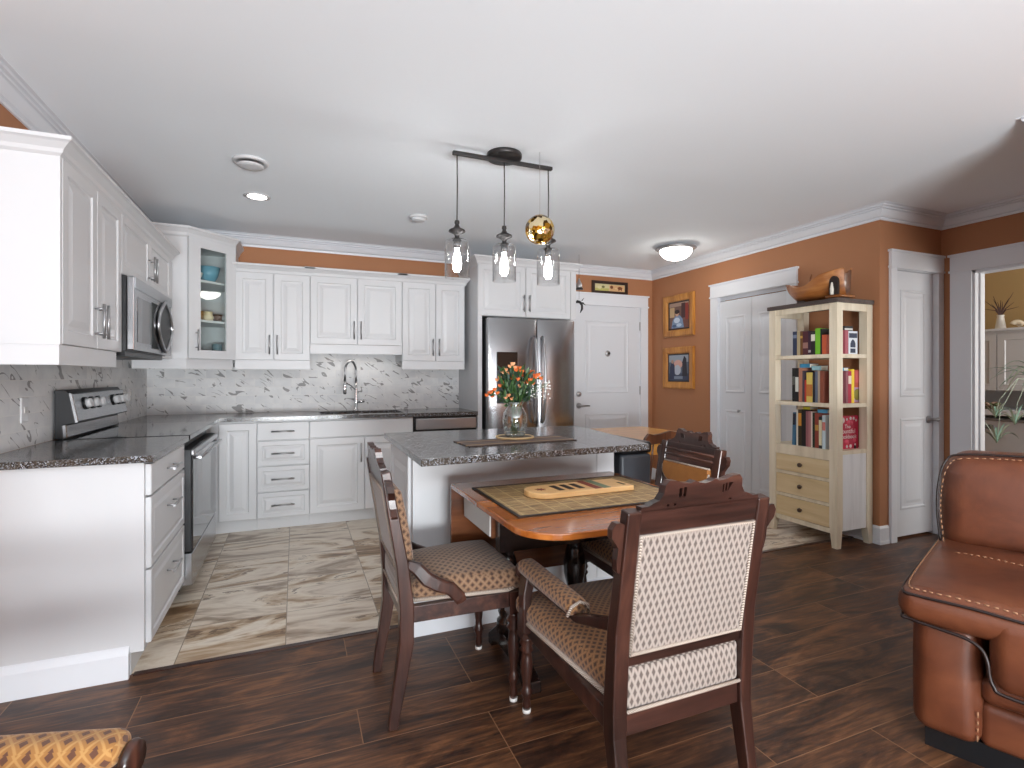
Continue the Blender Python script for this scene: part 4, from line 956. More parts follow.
    tp = [(-Wd+0.027,zb0+0.004),(-Wd+0.027,zb1-0.004),(Wd-0.027,zb1-0.004),(Wd-0.027,zb0+0.004),(-Wd+0.027,zb0+0.004)]
    MB().tube([(x, ly(z)-0.0155, z) for x, z in tp], 0.0052, 8).build('back_trim', M['gimp'], r)
    # carved crest with pierced openings
    k = (Wd-0.021)/0.207; cz = 0.008
    half = [(0.207,0.892),(0.207,0.905),(0.185,0.905),(0.17,0.912),(0.15,0.918),(0.138,0.935),(0.136,0.955),(0.124,0.968),(0.10,0.966),(0.075,0.958),(0.05,0.956),(0.035,0.962),(0.022,0.956),(0.0,0.952)]
    outer = [(x*k, z+cz) for x, z in half] + [(-x*k, z+cz) for x, z in half[::-1][1:]]
    def rect(a, b, c, d): return [(a*k,c),(a*k,d),(b*k,d),(b*k,c)]
    holes = [rect(-0.088,-0.078,0.922,0.945), rect(-0.073,-0.063,0.922,0.947), rect(0.066,0.071,0.922,0.945), rect(0.076,0.082,0.925,0.948), [(0.086*k,0.922),(0.088*k,0.948),(0.104*k,0.948),(0.096*k,0.94)], rect(-0.125,-0.118,0.900,0.906), rect(-0.1,-0.094,0.900,0.906), rect(0.095,0.103,0.900,0.905)]
    holes = [[(x, z+cz) for x, z in h_] for h_ in holes]
    vs, fs = cutout(outer, holes, 0.024)
    mb = MB(); mb.add([(x, y + ly(z), z) for x, y, z in vs], fs); mb.build('crest', M['walnutx'], r, fixn=True)
    # side ears
    for sx in (-1, 1):
        e = [(0.0,0.74),(0.010,0.75),(0.014,0.78),(0.012,0.81),(0.022,0.825),(0.034,0.84),(0.036,0.862),(0.026,0.878),(0.012,0.878),(0.0,0.872)]
        mb = MB(); n = len(e); xs = [sx*(Wd+0.0215+a) for a, b in e]
        mb.add([(x, ly(b)+o, b) for o in (-0.010, 0.012) for x, (a, b) in zip(xs, e)], [tuple(range(n)), tuple(range(n, 2*n))[::-1]] + [(i, (i+1)%n, n+(i+1)%n, n+i) for i in range(n)])
        mb.build('ear', M['walnut'], r)
    if arms:
        az = arm_z
        for sx in (-1, 1):
            xa = sx*(Wd-0.004); xo = sx*(sw+0.004)
            ya0, ya1 = yf-0.06, yr+0.205
            MB().bar([(xo*0.97,yf-0.085,rt-0.03),(xo*0.97,yf-0.095,rt+0.06),(xo*0.95,yf-0.085,rt+0.10),(xa,yf-0.068,az-0.05)], [(0.03,0.06),(0.032,0.042),(0.034,0.052),(0.036,0.07)], (1,0,0)).build('arm_support', M['walnut'], r, bevel=0.006)
            MB().bar([(xa,ya0+0.03,az-0.056),(xa,ya1,az-0.052),(sx*(Wd-0.004),yr+0.02,az+0.01)], [(0.034,0.026),(0.034,0.026),(0.03,0.034)], (1,0,0)).build('arm_rail', M['walnut'], r, bevel=0.005)
            MB().lathe([(0,0.0),(0.03,0.0),(0.034,0.008),(0.03,0.018),(0,0.02)], (xa, ya0+0.025, az-0.048), 18, 'y').build('arm_scroll', M['walnut'], r)
            pd = MB().rbox(xa-0.036, xa+0.036, ya1, ya0+0.024, az-0.052, az, 0.026, (0,0,0.004), k=4).build('arm_pad', M[backfab], r)
            MB().tube([(xa-0.037,ya1+0.008,az-0.045),(xa-0.028,ya1-0.001,az-0.016),(xa,ya1-0.002,az-0.004),(xa+0.028,ya1-0.001,az-0.016),(xa+0.037,ya1+0.008,az-0.045)], 0.005, 8).build('pad_trim', M['gimp'], pd)
    else:
        for sx in (-1, 1):
            x = sx*(Wd+0.006)
            MB().bar([(x,yr+0.012,0.575),(x,yr+0.05,0.553),(x*1.02,yr+0.085,0.512),(x*1.03,yr+0.125,0.487),(x*1.03,yr+0.17,0.468),(x*1.03,yr+0.205,0.43),(x*1.02,yr+0.212,rt-0.015)], [(0.022,0.03),(0.026,0.046),(0.03,0.052),(0.032,0.05),(0.032,0.048),(0.03,0.046),(0.026,0.044)], (1,0,0)).build('hip_bracket', M['walnut'], r, bevel=0.008)
    return r
A1 = carved_chair('armchair', 'carved walnut armchair with pale diamond back, facing the drop-leaf table', (0.990, 1.483, 0), 0.0, Wd=0.215, D=0.645, sh=0.36, front_w=0.200, seat_w=0.238, group='carved upholstered chairs')
A2 = carved_chair('side_chair', 'carved armless walnut chair seen side-on at the table by the island', (0.577, 2.065, 0), -PI/2, Wd=0.195, D=0.45, sh=0.425, arms=False, seatfab='tanfab', backfab='tanfab', group='carved upholstered chairs')
A3 = carved_chair('side_chair', 'carved chair with plain gold velvet back at the far end of the table', (1.50, 2.045, 0), PI/2-0.02, Wd=0.192, D=0.46, sh=0.42, arms=False, seatfab='goldfab', backfab='goldfab', cover=True, group='carved upholstered chairs')
A4 = carved_chair('armchair', 'bright gold patterned armchair cut off by the lower left frame corner', (-0.618, 1.030, 0), -1.845, Wd=0.215, D=0.645, sh=0.36, arm_z=0.588, front_w=0.200, seat_w=0.238, seatfab='armfab', backfab='armfab', rearfab='armfab', group='carved upholstered chairs')

# spindle chair and pine table beyond the island
r = thing('spindle_chair', 'brown spindle-back chair between the island and the pine table', 'chair', (2.30, 3.12, 0), 0.12)
MB().rbox(-0.21, 0.21, -0.2, 0.2, 0.43, 0.462, 0.016, k=3).build('seat', M['spindle'], r)
for (x, y) in ((-0.17,-0.16),(0.17,-0.16),(-0.17,0.16),(0.17,0.16)):
    MB().tube([(x*1.15,y*1.15,0),(x*1.05,y*1.05,0.2),(x*0.95,y*0.95,0.43)], [0.013,0.02,0.014], 12).build('leg', M['spindle'], r)
for s_ in (-1, 1): MB().tube([(s_*0.185,-0.175,0.17),(s_*0.185,0.175,0.17)], 0.009, 8).build('stretcher', M['spindle'], r)
for i in range(7):
    q = -0.18+0.06*i; w_ = 0.016 if i in (0, 6) else 0.0085
    MB().tube([(q*0.95,-0.175,0.455),(q*1.04,-0.20,0.58),(q*1.12,-0.225,0.70),(q*1.15,-0.245,0.80)], [w_*0.8,w_*1.15,w_*0.8,w_*0.7], 10).build('spindle', M['spindle'], r)
tr_ = [(-0.235,0.80),(-0.22,0.835),(-0.19,0.862),(-0.14,0.852),(-0.08,0.858),(0,0.872),(0.08,0.858),(0.14,0.852),(0.19,0.862),(0.22,0.835),(0.235,0.80),(0.21,0.785),(0.1,0.792),(0,0.797),(-0.1,0.792),(-0.21,0.785)]
MB().prism(tr_, 'xz', -0.262, -0.238).build('top_rail', M['spindle'], r, bevel=0.004)
r = thing('pine_table', 'honey pine table behind the island near the entry', 'table', (2.78, 3.8, 0))
MB().box(2.41, 3.13, 3.34, 4.26, 0.722, 0.75).build('tabletop', M['honey'], r, world=True, bevel=0.004)
MB().box(2.47, 3.07, 3.40, 3.42, 0.62, 0.721).box(2.47, 3.07, 4.18, 4.20, 0.62, 0.721).box(2.47, 2.49, 3.42, 4.18, 0.62, 0.721).box(3.05, 3.07, 3.42, 4.18, 0.62, 0.721).build('apron', M['honey'], r, world=True)
for x in (2.46, 3.08):
    for y in (3.39, 4.21):
        MB().lathe([(0,0),(0.018,0),(0.02,0.05),(0.03,0.3),(0.026,0.5),(0.033,0.58),(0.033,0.72),(0,0.72)], (x,y,0), 16).build('leg', M['honeyz'], r, world=True)

# ------------------------------------------------------------------ ceiling fittings
r = thing('pendant_light', 'dark three-light bar pendant with clear glass shades over the island', 'pendant light', (1.09, 2.76, H))
MB().lathe([(0,0),(0.098,0),(0.10,-0.004),(0.10,-0.020),(0.094,-0.027),(0,-0.028)], (0,0,0), 32).build('canopy', M['darkmetal'], r)
MB().box(-0.30, 0.30, -0.012, 0.012, -0.048, -0.028).build('bar', M['darkmetal'], r, bevel=0.003)
for x in (-0.276, 0.0, 0.276):
    pz = -0.405
    MB().tube([(x,0,-0.048),(x+0.002,0,-0.2),(x,0,pz)], 0.0035, 8).build('cord', M['darkmetal'], r)
    MB().lathe([(0,0.0),(0.012,0),(0.014,-0.012),(0.010,-0.022),(0.018,-0.038),(0.044,-0.052),(0.046,-0.060),(0.018,-0.074),(0.012,-0.084),(0.014,-0.095),(0.024,-0.106),(0.024,-0.11),(0,-0.11)], (x,0,pz), 24).build('finial', M['darkmetal'], r)
    MB().lathe([(0,-0.11),(0.02,-0.11),(0.02,-0.15),(0,-0.15)], (x,0,pz), 16).build('socket', M['darkmetal'], r)
    MB().lathe([(0.022,-0.106),(0.06,-0.108),(0.066,-0.114),(0.0665,-0.125),(0.0665,-0.31),(0.0640,-0.31),(0.0640,-0.127)], (x,0,pz), 40, caps=False).build('glass_shade', M['shade'], r)
    MB().lathe([(0,-0.15),(0.012,-0.15),(0.013,-0.17),(0.020,-0.2),(0.025,-0.23),(0.022,-0.262),(0.012,-0.278),(0,-0.282)], (x,0,pz), 20).build('bulb', M['bulb'], r)
# gold globe hanging beside the third pendant
r = thing('gold_globe', 'gold mosaic glass globe hanging in front of the right pendant', 'ornament', (1.262, 2.655, 2.056))
MB().lathe([(0.082*math.sin(PI*i/18), -0.082*math.cos(PI*i/18)) for i in range(19)], (0,0,0), 32).build('ball', M['goldball'], r)
MB().tube([(0,0,0.08),(0,0,H-2.056)], 0.0011, 6).build('thread', M['nickel'], r)
# recessed light, vent, detector, flush light
r = thing('recessed_light', 'lit round recessed downlight in the kitchen ceiling', 'ceiling light', (-0.245, 4.055, H))
MB().lathe([(0.062,-0.001),(0.085,-0.001),(0.086,-0.004),(0.066,-0.006),(0.062,-0.006)], (0,0,0), 36, caps=False).build('trim_ring', M['cab'], r)
MB().lathe([(0,-0.0045),(0.063,-0.0045),(0.063,-0.002),(0,-0.002)], (0,0,0), 36).build('lens', M['led'], r)
lamp('downlight', 'SPOT', (-0.245, 4.055, H-0.02), 4, (1.0,0.95,0.88), 0.05, None, (0,0,0), 2.4)
r = thing('ceiling_vent', 'round white ceiling vent in front of the recessed downlight', 'vent', (-0.24, 3.41, H))
MB().lathe([(0,0),(0.096,0),(0.098,-0.006),(0.092,-0.014),(0.076,-0.016),(0.074,-0.010),(0,-0.010)], (0,0,0), 36).build('rim', M['cab'], r)
MB().lathe([(0,-0.018),(0.06,-0.020),(0.07,-0.026),(0.068,-0.032),(0.04,-0.036),(0,-0.037)], (0,0,0), 36).build('damper_disc', M['cab'], r)
MB().lathe([(0,-0.01),(0.012,-0.01),(0.012,-0.02),(0,-0.02)], (0,0,0), 12).build('spindle', M['cab'], r)
r = thing('smoke_detector', 'small round white smoke detector between the vent and the pendant', 'smoke detector', (0.89, 4.08, H))
MB().lathe([(0,0),(0.07,0),(0.07,-0.016),(0.066,-0.02),(0,-0.02)], (0,0,0), 36).build('base', M['cab'], r)
MB().lathe([(0,-0.02),(0.056,-0.02),(0.054,-0.034),(0.04,-0.04),(0,-0.041)], (0,0,0), 36).build('cover', M['cab'], r)
r = thing('flush_light', 'lit frosted bowl ceiling light with nickel rim near the entry door', 'ceiling light', (3.38, 4.07, H))
MB().lathe([(0,0),(0.10,0),(0.15,-0.012),(0.185,-0.022),(0.19,-0.03),(0.17,-0.04),(0.155,-0.05),(0.15,-0.045),(0,-0.03)], (0,0,0), 40).build('rim', M['nickel'], r)
MB().lathe([(0.152,-0.046),(0.146,-0.068),(0.125,-0.098),(0.09,-0.122),(0.045,-0.136),(0,-0.14)], (0,0,0), 40).build('bowl_shade', M['lampglass'], r)
MB().lathe([(0,-0.138),(0.012,-0.14),(0.016,-0.148),(0.008,-0.156),(0.01,-0.163),(0,-0.17)], (0,0,0), 16).build('finial', M['nickel'], r)
lamp('undercabinet_lamp', 'AREA', (0.51, BY-0.15, 1.425), 0.35, (1.0,0.96,0.9), 0.6, 0.05, (0,0,0))

# ------------------------------------------------------------------ bookcase, books, bowl
bx0, bx1, by0, by1, bh = 3.58, 3.962, 2.59, 3.172, 1.80
r = thing('bookcase', 'tall cream bookcase with three open shelves above three drawers', 'bookcase', (3.77, 2.88, 0))
pw = 0.06
for (xa, ya) in ((bx0,by0),(bx0,by1-pw),(bx1-pw,by0),(bx1-pw,by1-pw)):
    mb = MB(); mb.box(xa, xa+pw, ya, ya+pw, 0.16, bh-0.031)
    ox = 0.012 if xa == bx0 else -0.012; oy = 0.012 if ya == by0 else -0.012
    ax0, ax1 = (xa, xa+pw-0.02) if xa == bx0 else (xa+0.02, xa+pw); ay0, ay1 = (ya, ya+pw-0.02) if ya == by0 else (ya+0.02, ya+pw)
    mb.add([(ax0,ay0,0),(ax1,ay0,0),(ax1,ay1,0),(ax0,ay1,0),(xa,ya,0.16),(xa+pw,ya,0.16),(xa+pw,ya+pw,0.16),(xa,ya+pw,0.16)], [(3,2,1,0),(0,1,5,4),(1,2,6,5),(2,3,7,6),(3,0,4,7)])
    mb.build('leg', M['cream'], r, world=True)
BX(bx0-0.012, bx1+0.004, by0-0.012, by1+0.012, bh-0.030, bh).build('top_board', M['topwood'], r, world=True, bevel=0.002)
for (za, zb) in ((bh-0.075, bh-0.031), (0.10, 0.135), (0.625, 0.699), (0.292, 0.314), (0.47, 0.492)):
    BX(bx0+0.006, bx0+0.024, by0+pw, by1-pw, za, zb).build('front_rail', M['cream'], r, world=True)
for z in (0.70, 1.04, 1.40):
    MB().box(bx0+(0.004 if z > 0.8 else 0.025), bx1-0.004, by0+pw, by1-pw, z-0.028, z).box(bx0+pw, bx1-pw, by0+0.004, by0+pw, z-0.028, z).box(bx0+pw, bx1-pw, by1-pw, by1-0.004, z-0.028, z).build('shelf', M['cream'], r, world=True)
for ya in (by0+0.008, by1-0.024):
    BX(bx0+pw, bx1-pw, ya, ya+0.016, 0.12, 0.672).build('side_panel', M['creamlit'], r, world=True)
    BX(bx0+pw, bx1-pw, ya-0.004, ya+0.02, bh-0.085, bh-0.031).build('side_rail', M['cream'], r, world=True)
BX(bx1-0.02, bx1-0.008, by0+pw, by1-pw, 0.12, 0.672).build('back_panel', M['cream'], r, world=True)
for (za, zb) in ((0.495, 0.622), (0.317, 0.467), (0.138, 0.289)):
    dr = BX(bx0+0.004, bx0+0.2, by0+pw+0.004, by1-pw-0.004, za, zb).build('drawer', M['birch'], r, world=True, bevel=0.002)
    MB().lathe([(0,0.0),(0.007,0.0),(0.008,-0.012),(0.017,-0.018),(0.016,-0.027),(0,-0.03)], (bx0+0.004, (by0+by1)/2, (za+zb)/2), 16, 'x').build('knob', flat((70,44,28), 0.35), dr, world=True)

def book(label, x0, x1, y0, y1, z, h, rgb, spine='-x', group=None, band=None, lean=0.0, cover=None):
    """upright book: covers and spine round a pale page block; spine faces -x or -y"""
    mb = MB(); t_ = 0.0022; w_ = (y1-y0) if spine == '-x' else (x1-x0); dp = (x1-x0) if spine == '-x' else (y1-y0)
    # local: thickness along a (0..w_), depth along b (0 = spine)
    mb.box(0, t_, 0, dp, 0, h); mb.box(w_-t_, w_, 0, dp, 0, h); mb.box(t_, w_-t_, 0, t_, 0, h); mb.box(t_, w_-t_, t_, dp-0.004, 0.003, h-0.004, 1)
    if band:
        brgb, f0, f1 = band
        mb.box(0.001, w_-0.001, -0.0006, 0.0004, h*f0, h*f1, 2)
    if lean: mb.v = [(a + c*math.sin(lean), b, c) for a, b, c in mb.v]
    if spine == '-x': mb.v = [(b, -a, c) for a, b, c in mb.v]; loc = (x0, y1, z)
    else: loc = (x0, y0, z)
    o = mb.build('book', [flat(rgb), flat((226,218,200), 0.8), flat(band[0] if band else (200,190,160))], merge=False); o.location = loc
    tag(o, label, 'book', group); return o
def row(shelf, z, items, xs, xd, y_start, grp):
    y = y_start
    for (nm, th, h, rgb, band, ln) in items:
        book(nm + ' on the ' + shelf, xs, xs+xd, y-th, y, z, h, rgb, '-x', grp, band, ln); y -= th + 0.0015 + (0.009 if ln else 0)
G1, G2, G3 = 'books on the top shelf of the bookcase', 'books on the middle shelf of the bookcase', 'books on the bottom shelf of the bookcase'
row('top shelf of the bookcase', 1.4005, [
    ('navy book at the far end', 0.036, 0.187, (46,54,80), ((120,130,150),0.72,0.86), 0),
    ('beige book beside the navy one', 0.026, 0.186, (176,160,126), None, 0),
    ('brown leather-look book', 0.022, 0.186, (110,72,36), ((196,150,70),0.7,0.8), 0),
    ('dark maroon thick book', 0.044, 0.184, (78,32,40), ((150,110,100),0.28,0.52), 0),
    ('dark plum thin book', 0.022, 0.182, (52,28,48), ((170,160,160),0.1,0.2), 0),
    ('black and white banded book', 0.034, 0.178, (36,28,28), ((226,222,206),0.58,0.86), 0),
    ('bright lime green book', 0.040, 0.196, (112,180,40), None, 0),
    ('black thin book right of the lime green one', 0.012, 0.19, (24,30,24), None, 0),
    ('small orange book at the near end', 0.034, 0.144, (206,96,60), None, 0)], 3.612, 0.10, 2.978, G1)
row('middle shelf of the bookcase', 1.0405, [
    ('black book at the far end', 0.026, 0.262, (30,28,28), ((90,90,84),0.5,0.75), 0),
    ('black book with pale lettering strip', 0.030, 0.258, (26,25,26), ((200,200,192),0.3,0.74), 0),
    ('tall terracotta book', 0.030, 0.262, (170,116,92), None, 0),
    ('dark grey-violet book', 0.018, 0.24, (70,60,70), None, 0),
    ('thin red book', 0.014, 0.17, (176,56,40), None, 0),
    ('yellow patterned thick book', 0.050, 0.226, (206,182,92), ((180,110,52),0.2,0.6), 0),
    ('black book right of the yellow one', 0.020, 0.23, (34,30,38), None, 0),
    ('slate blue book', 0.020, 0.236, (96,104,120), None, 0),
    ('pale brown thin book', 0.016, 0.24, (168,150,130), None, 0),
    ('rust brown book at the near end', 0.03, 0.236, (134,72,52), None, 0)], 3.612, 0.105, 2.984, G2)
row('bottom shelf of the bookcase', 0.7005, [
    ('blue and navy banded book at the far end', 0.028, 0.255, (66,110,140), ((34,34,48),0.62,0.97), 0.03),
    ('white-spined thin book', 0.014, 0.278, (222,218,206), None, 0),
    ('black and orange book', 0.030, 0.280, (60,48,28), ((214,146,50),0.55,0.9), 0),
    ('black thick book', 0.034, 0.274, (28,24,24), None, 0),
    ('dusty pink book', 0.020, 0.270, (150,96,100), None, 0),
    ('mauve pink book beside it', 0.020, 0.272, (176,120,120), None, 0),
    ('white and pink thin book', 0.012, 0.27, (224,208,196), None, 0),
    ('dark green book', 0.018, 0.262, (40,52,40), None, 0),
    ('brick red book', 0.030, 0.262, (146,66,52), ((196,150,70),0.5,0.66), 0),
    ('black and cream book', 0.026, 0.235, (40,44,46), ((224,216,180),0.1,0.9), 0),
    ('pale blue book at the near end', 0.026, 0.248, (204,222,228), ((214,130,120),0.55,0.8), 0)], 3.612, 0.12, 2.985, G3)
# books lying flat / standing with covers towards the hall
def flatbook(label, x0, x1, y0, y1, z, th, rgb, grp):
    mb = MB(); mb.box(0, x1-x0, 0, y1-y0, 0, 0.002).box(0, x1-x0, 0, y1-y0, th-0.002, th).box(0, 0.002, 0, y1-y0, 0.002, th-0.002).box(0.002, x1-x0-0.004, 0.003, y1-y0-0.003, 0.002, th-0.002, 1)
    o = mb.build('book', [flat(rgb), flat((226,218,200), 0.8)], merge=False); o.location = (x0, y0, z); tag(o, label, 'book', grp)
flatbook('blue book lying flat on top of the middle shelf row', 3.63, 3.73, 2.845, 2.93, 1.304, 0.03, (58,132,168), G2)
flatbook('small cream and blue book lying flat on the middle shelf row', 3.64, 3.72, 2.76, 2.836, 1.283, 0.034, (150,190,196), G2)
flatbook('yellow booklet lying flat on the bottom shelf row', 3.64, 3.73, 2.85, 2.91, 0.9825, 0.02, (206,196,60), G3)
flatbook('light blue booklet lying flat on the bottom shelf row', 3.63, 3.73, 2.70, 2.78, 0.9645, 0.025, (96,168,206), G3)
# side-facing books
book('pink-spined book seen from the hall side of the top shelf', 3.715, 3.748, 2.625, 2.80, 1.4005, 0.175, (176,92,104), '-y', G1)
o = book('white and navy book with a dark emblem leaning on the top shelf side', 3.755, 3.85, 2.627, 2.65, 1.4005, 0.17, (224,230,236), '-y', G1)
em = MB().prism([(0.018,0.05),(0.018,0.078),(0.028,0.098),(0.045,0.11),(0.062,0.098),(0.072,0.078),(0.072,0.05)], 'xz', -0.0012, 0.0).box(0.018, 0.072, -0.0012, 0, 0.01, 0.042).box(0.004, 0.09, -0.0012, 0, 0.12, 0.155)
em.build('emblem', flat((40,52,78)), o)
book('black book standing behind the emblem book', 3.75, 3.84, 2.655, 2.69, 1.4005, 0.21, (30,28,32), '-y', G1, ((214,214,208),0.86,0.92))
book('dusty rose spine facing the hall on the middle shelf', 3.722, 3.746, 2.625, 2.79, 1.0405, 0.235, (142,84,92), '-y', G2)
book('crimson spine facing the hall on the middle shelf', 3.748, 3.782, 2.625, 2.79, 1.0405, 0.236, (170,32,62), '-y', G2, ((226,206,190),0.6,0.85))
book('yellow spine facing the hall on the middle shelf', 3.784, 3.812, 2.625, 2.79, 1.0405, 0.25, (240,206,52), '-y', G2)
o = book('colourful children\'s book with floral cover on the middle shelf', 3.825, 3.945, 2.66, 2.685, 1.0405, 0.245, (196,96,76), '-y', G2)
BX(0.004, 0.116, -0.001, 0, 0.005, 0.115).build('cover_panel', flat((196,160,190)), o)
MB().lathe([(0,-0.002),(0.042,-0.002),(0.042,-0.001),(0,-0.001)], (0.07,0,0.06), 20, 'y').build('cover_medallion', flat((150,142,70)), o)
BX(0.05, 0.116, -0.001, 0, 0.15, 0.235).build('cover_panel', flat((214,110,110)), o)
flatbook('turquoise booklet lying on the spines facing the hall', 3.72, 3.775, 2.64, 2.74, 1.2785, 0.022, (40,160,206), G2)
o = book('red cookbook with white lettering, cover facing the hall', 3.66, 3.895, 2.652, 2.684, 0.7005, 0.245, (188,26,62), '-y', G3)
cm = MB()
for txt, zz, sz in (('The', 0.165, 0.040), ('Bountiful', 0.130, 0.046), ('Cookbook', 0.090, 0.044)):
    vs, fs = text_mesh(txt, sz); cm.add([(0.118+x, -0.0012-z*0.2, zz+y) for x, y, z in vs], fs, 0)
cm.build('cover_lettering', flat((244,238,236)), o, merge=False)
cm = MB(); rnd = random.Random(5)
for (u_, v_, rr, mi) in ((0.065,0.212,0.022,0),(0.15,0.225,0.012,0),(0.185,0.224,0.012,0),(0.11,0.218,0.010,0),(0.21,0.21,0.009,0),(0.05,0.045,0.012,0),(0.11,0.018,0.011,0),(0.15,0.02,0.013,0),(0.2,0.03,0.008,0),(0.025,0.11,0.006,0),(0.13,0.19,0.024,1),(0.16,0.19,0.016,1),(0.11,0.05,0.022,1),(0.19,0.06,0.018,1),(0.02,0.02,0.012,2),(0.2,0.012,0.014,2),(0.035,0.08,0.012,2)):
    cm.lathe([(0,-0.0014),(rr,-0.0014),(rr,-0.0004),(0,-0.0004)], (u_,0,v_), 12, 'y', mi)
cm.build('cover_picture', [flat((240,228,226)), flat((226,84,110)), flat((60,30,36))], o, merge=False)

# carved boat-shaped bowl on top of the bookcase
r = thing('carved_bowl', 'boat-shaped carved wooden bowl with an arched niche on the bookcase', 'bowl', (3.74, 2.86, bh))
def hull(s_, off):
    def f(a, b):
        y = 0.235 - 0.47*a; q = max(0.0, 1-(2*a-1)**2*0.9)**0.5
        w_ = (0.105-off)*q*(0.85+0.25*a) + 0.004
        rim = 0.178-0.045*math.sin(PI*min(1,a*1.5)) + 0.05*max(0,a-0.45)/0.55
        keel = 0.018 + off + 0.075*(max(0,0.22-a)/0.22)**1.5
        t_ = PI*b; return Vector((-w_*math.cos(t_), y + (0.025*(1-math.sin(t_)) if a < 0.02 else 0), rim-(rim-keel)*math.sin(t_)**0.8))
    return f
MB().grid(hull(0,0.0), 26, 16).grid(hull(0,0.010), 26, 16).build('hull', M['olive'], r, merge=False)
rim = []
for s_ in (0, 1):
    pts = []
    for i in range(27):
        p = hull(0,0.005)(i/26, s_); pts.append(p)
    MB().tube(pts, 0.006, 8).build('rim', M['olive'], r)
MB().rbox(-0.085, 0.07, -0.245, -0.12, 0.018, 0.036, 0.008, k=3).build('ledge', M['olive'], r)
nich = [(-0.19+q, z) for q, z in [(-0.034,0.04),(-0.034,0.13)] + [(0.034*math.cos(math.radians(a)), 0.13+0.045*math.sin(math.radians(a))) for a in range(170, 5, -15)] + [(0.034,0.13),(0.034,0.04)]]
MB().prism(nich, 'yz', -0.088, -0.070).build('niche', flat((34,20,12)), r)  # dark panel: shade of the arched opening put into its colour
MB().lathe([(0,0.037),(0.012,0.037),(0.013,0.08),(0.009,0.10),(0.006,0.125),(0,0.13)], (-0.098,-0.185,0), 14).build('figure', flat((226,220,206)), r)
MB().rbox(-0.05, 0.05, 0.08, 0.15, 0.0, 0.05, 0.012, k=3).rbox(-0.05, 0.05, -0.22, -0.10, 0.0, 0.03, 0.012, k=3).build('foot', flat((52,34,24)), r)
MB().tube([(0.02,0.09,0.03),(0.022,0.088,0.2),(0.026,0.075,0.24)], [0.008,0.007,0.005], 8).build('twig_handle', M['olive'], r)

# ------------------------------------------------------------------ pictures
def picture(label, y1, y0, z0, z1, fwid, scene):
    x = RX; r = thing('framed_picture', label, 'picture', (x, (y0+y1)/2, z0), 0, 'honey framed pictures on the brown wall')
    w_, h_ = y1-y0, z1-z0; U = (0,-1,0)
    fm = MB(); O = Vector((x-0.004, y1, z0)); U_ = Vector(U); V_ = Vector(ZV); N_ = U_.cross(V_)
    pr = [(0,0),(0,0.022),(0.012,0.030),(fwid-0.012,0.024),(fwid,0.012),(fwid,0.0)]
    cs = [(0,0,1,1),(w_,0,-1,1),(w_,h_,-1,-1),(0,h_,1,-1)]; vs = []; fs = []; q = len(pr)
    for (a, b, sa, sb) in cs:
        for (i_, n_) in pr: vs.append(O + U_*(a+sa*i_) + V_*(b+sb*i_) + N_*n_)
    for i in range(4):
        j = (i+1)%4
        for k in range(q): fs.append((i*q+k, i*q+(k+1)%q, j*q+(k+1)%q, j*q+k))
    fm.add(vs, fs); fm.build('frame', M['honeyz'], r, world=True)
    cv = MB(); mats = []
    def patch(poly, rgb, n_):
        mats.append(flat(rgb, 0.6)); cv.add([O + U_*(fwid + p*(w_-2*fwid)) + V_*(fwid + q_*(h_-2*fwid)) + N_*n_ for p, q_ in poly], [tuple(range(len(poly)))], len(mats)-1)
    n_ = 0.006
    for poly, rgb in scene: patch(poly, rgb, n_); n_ += 0.0004
    cv.build('print', mats, r, world=True, merge=False)
def rc(a, b, c, d): return [(a,b),(c,b),(c,d),(a,d)]
def el(cx, cy, rx, ry, n=16): return [(cx+rx*math.cos(2*PI*i/n), cy+ry*math.sin(2*PI*i/n)) for i in range(n)]
picture('upper honey-framed picture of a seated figure in a blue and white dress', 4.985, 4.478, 1.685, 2.152, 0.075, [
    (rc(0,0,1,1), (52,40,40)), (rc(0.06,0.05,0.95,0.95), (112,84,74)), (rc(0.06,0.82,0.95,0.95), (160,136,120)), (rc(0.08,0.45,0.3,0.8), (190,160,120)), (rc(0.62,0.4,0.8,0.92), (70,44,44)), (rc(0.8,0.1,0.94,0.9), (140,54,44)), (rc(0.55,0.05,0.95,0.32), (110,70,60)),
    ([(0.16,0.06),(0.74,0.06),(0.68,0.36),(0.55,0.5),(0.36,0.5),(0.22,0.34)], (120,142,172)), (el(0.42,0.33,0.14,0.10), (196,208,222)), (el(0.52,0.16,0.12,0.06), (180,196,216)), (el(0.3,0.14,0.10,0.05), (74,96,132)), (el(0.43,0.57,0.085,0.10), (206,164,136)), (el(0.43,0.63,0.12,0.075), (44,32,30))])
picture('lower honey-framed picture of figures in a blue-grey interior', 4.99, 4.482, 1.10, 1.565, 0.075, [
    (rc(0,0,1,1), (44,44,52)), (rc(0.05,0.05,0.95,0.95), (96,106,122)), (rc(0.05,0.7,0.95,0.95), (150,160,170)), (rc(0.05,0.05,0.95,0.3), (62,70,92)), (el(0.48,0.62,0.2,0.16), (206,160,146)), (el(0.45,0.42,0.16,0.18), (176,184,196)), ([(0.1,0.1),(0.34,0.1),(0.32,0.6),(0.18,0.7),(0.1,0.5)], (52,58,84)), (el(0.22,0.72,0.06,0.07), (176,140,120)), ([(0.68,0.2),(0.9,0.2),(0.86,0.82),(0.76,0.92),(0.68,0.7)], (46,44,54)), (rc(0.3,0.1,0.7,0.2), (120,132,150))])
r = thing('framed_picture', 'narrow dark-framed panorama print above the entry door', 'picture', (3.36, BY, 2.19))
fx0, fx1, fz0, fz1 = 3.135, 3.615, 2.19, 2.335
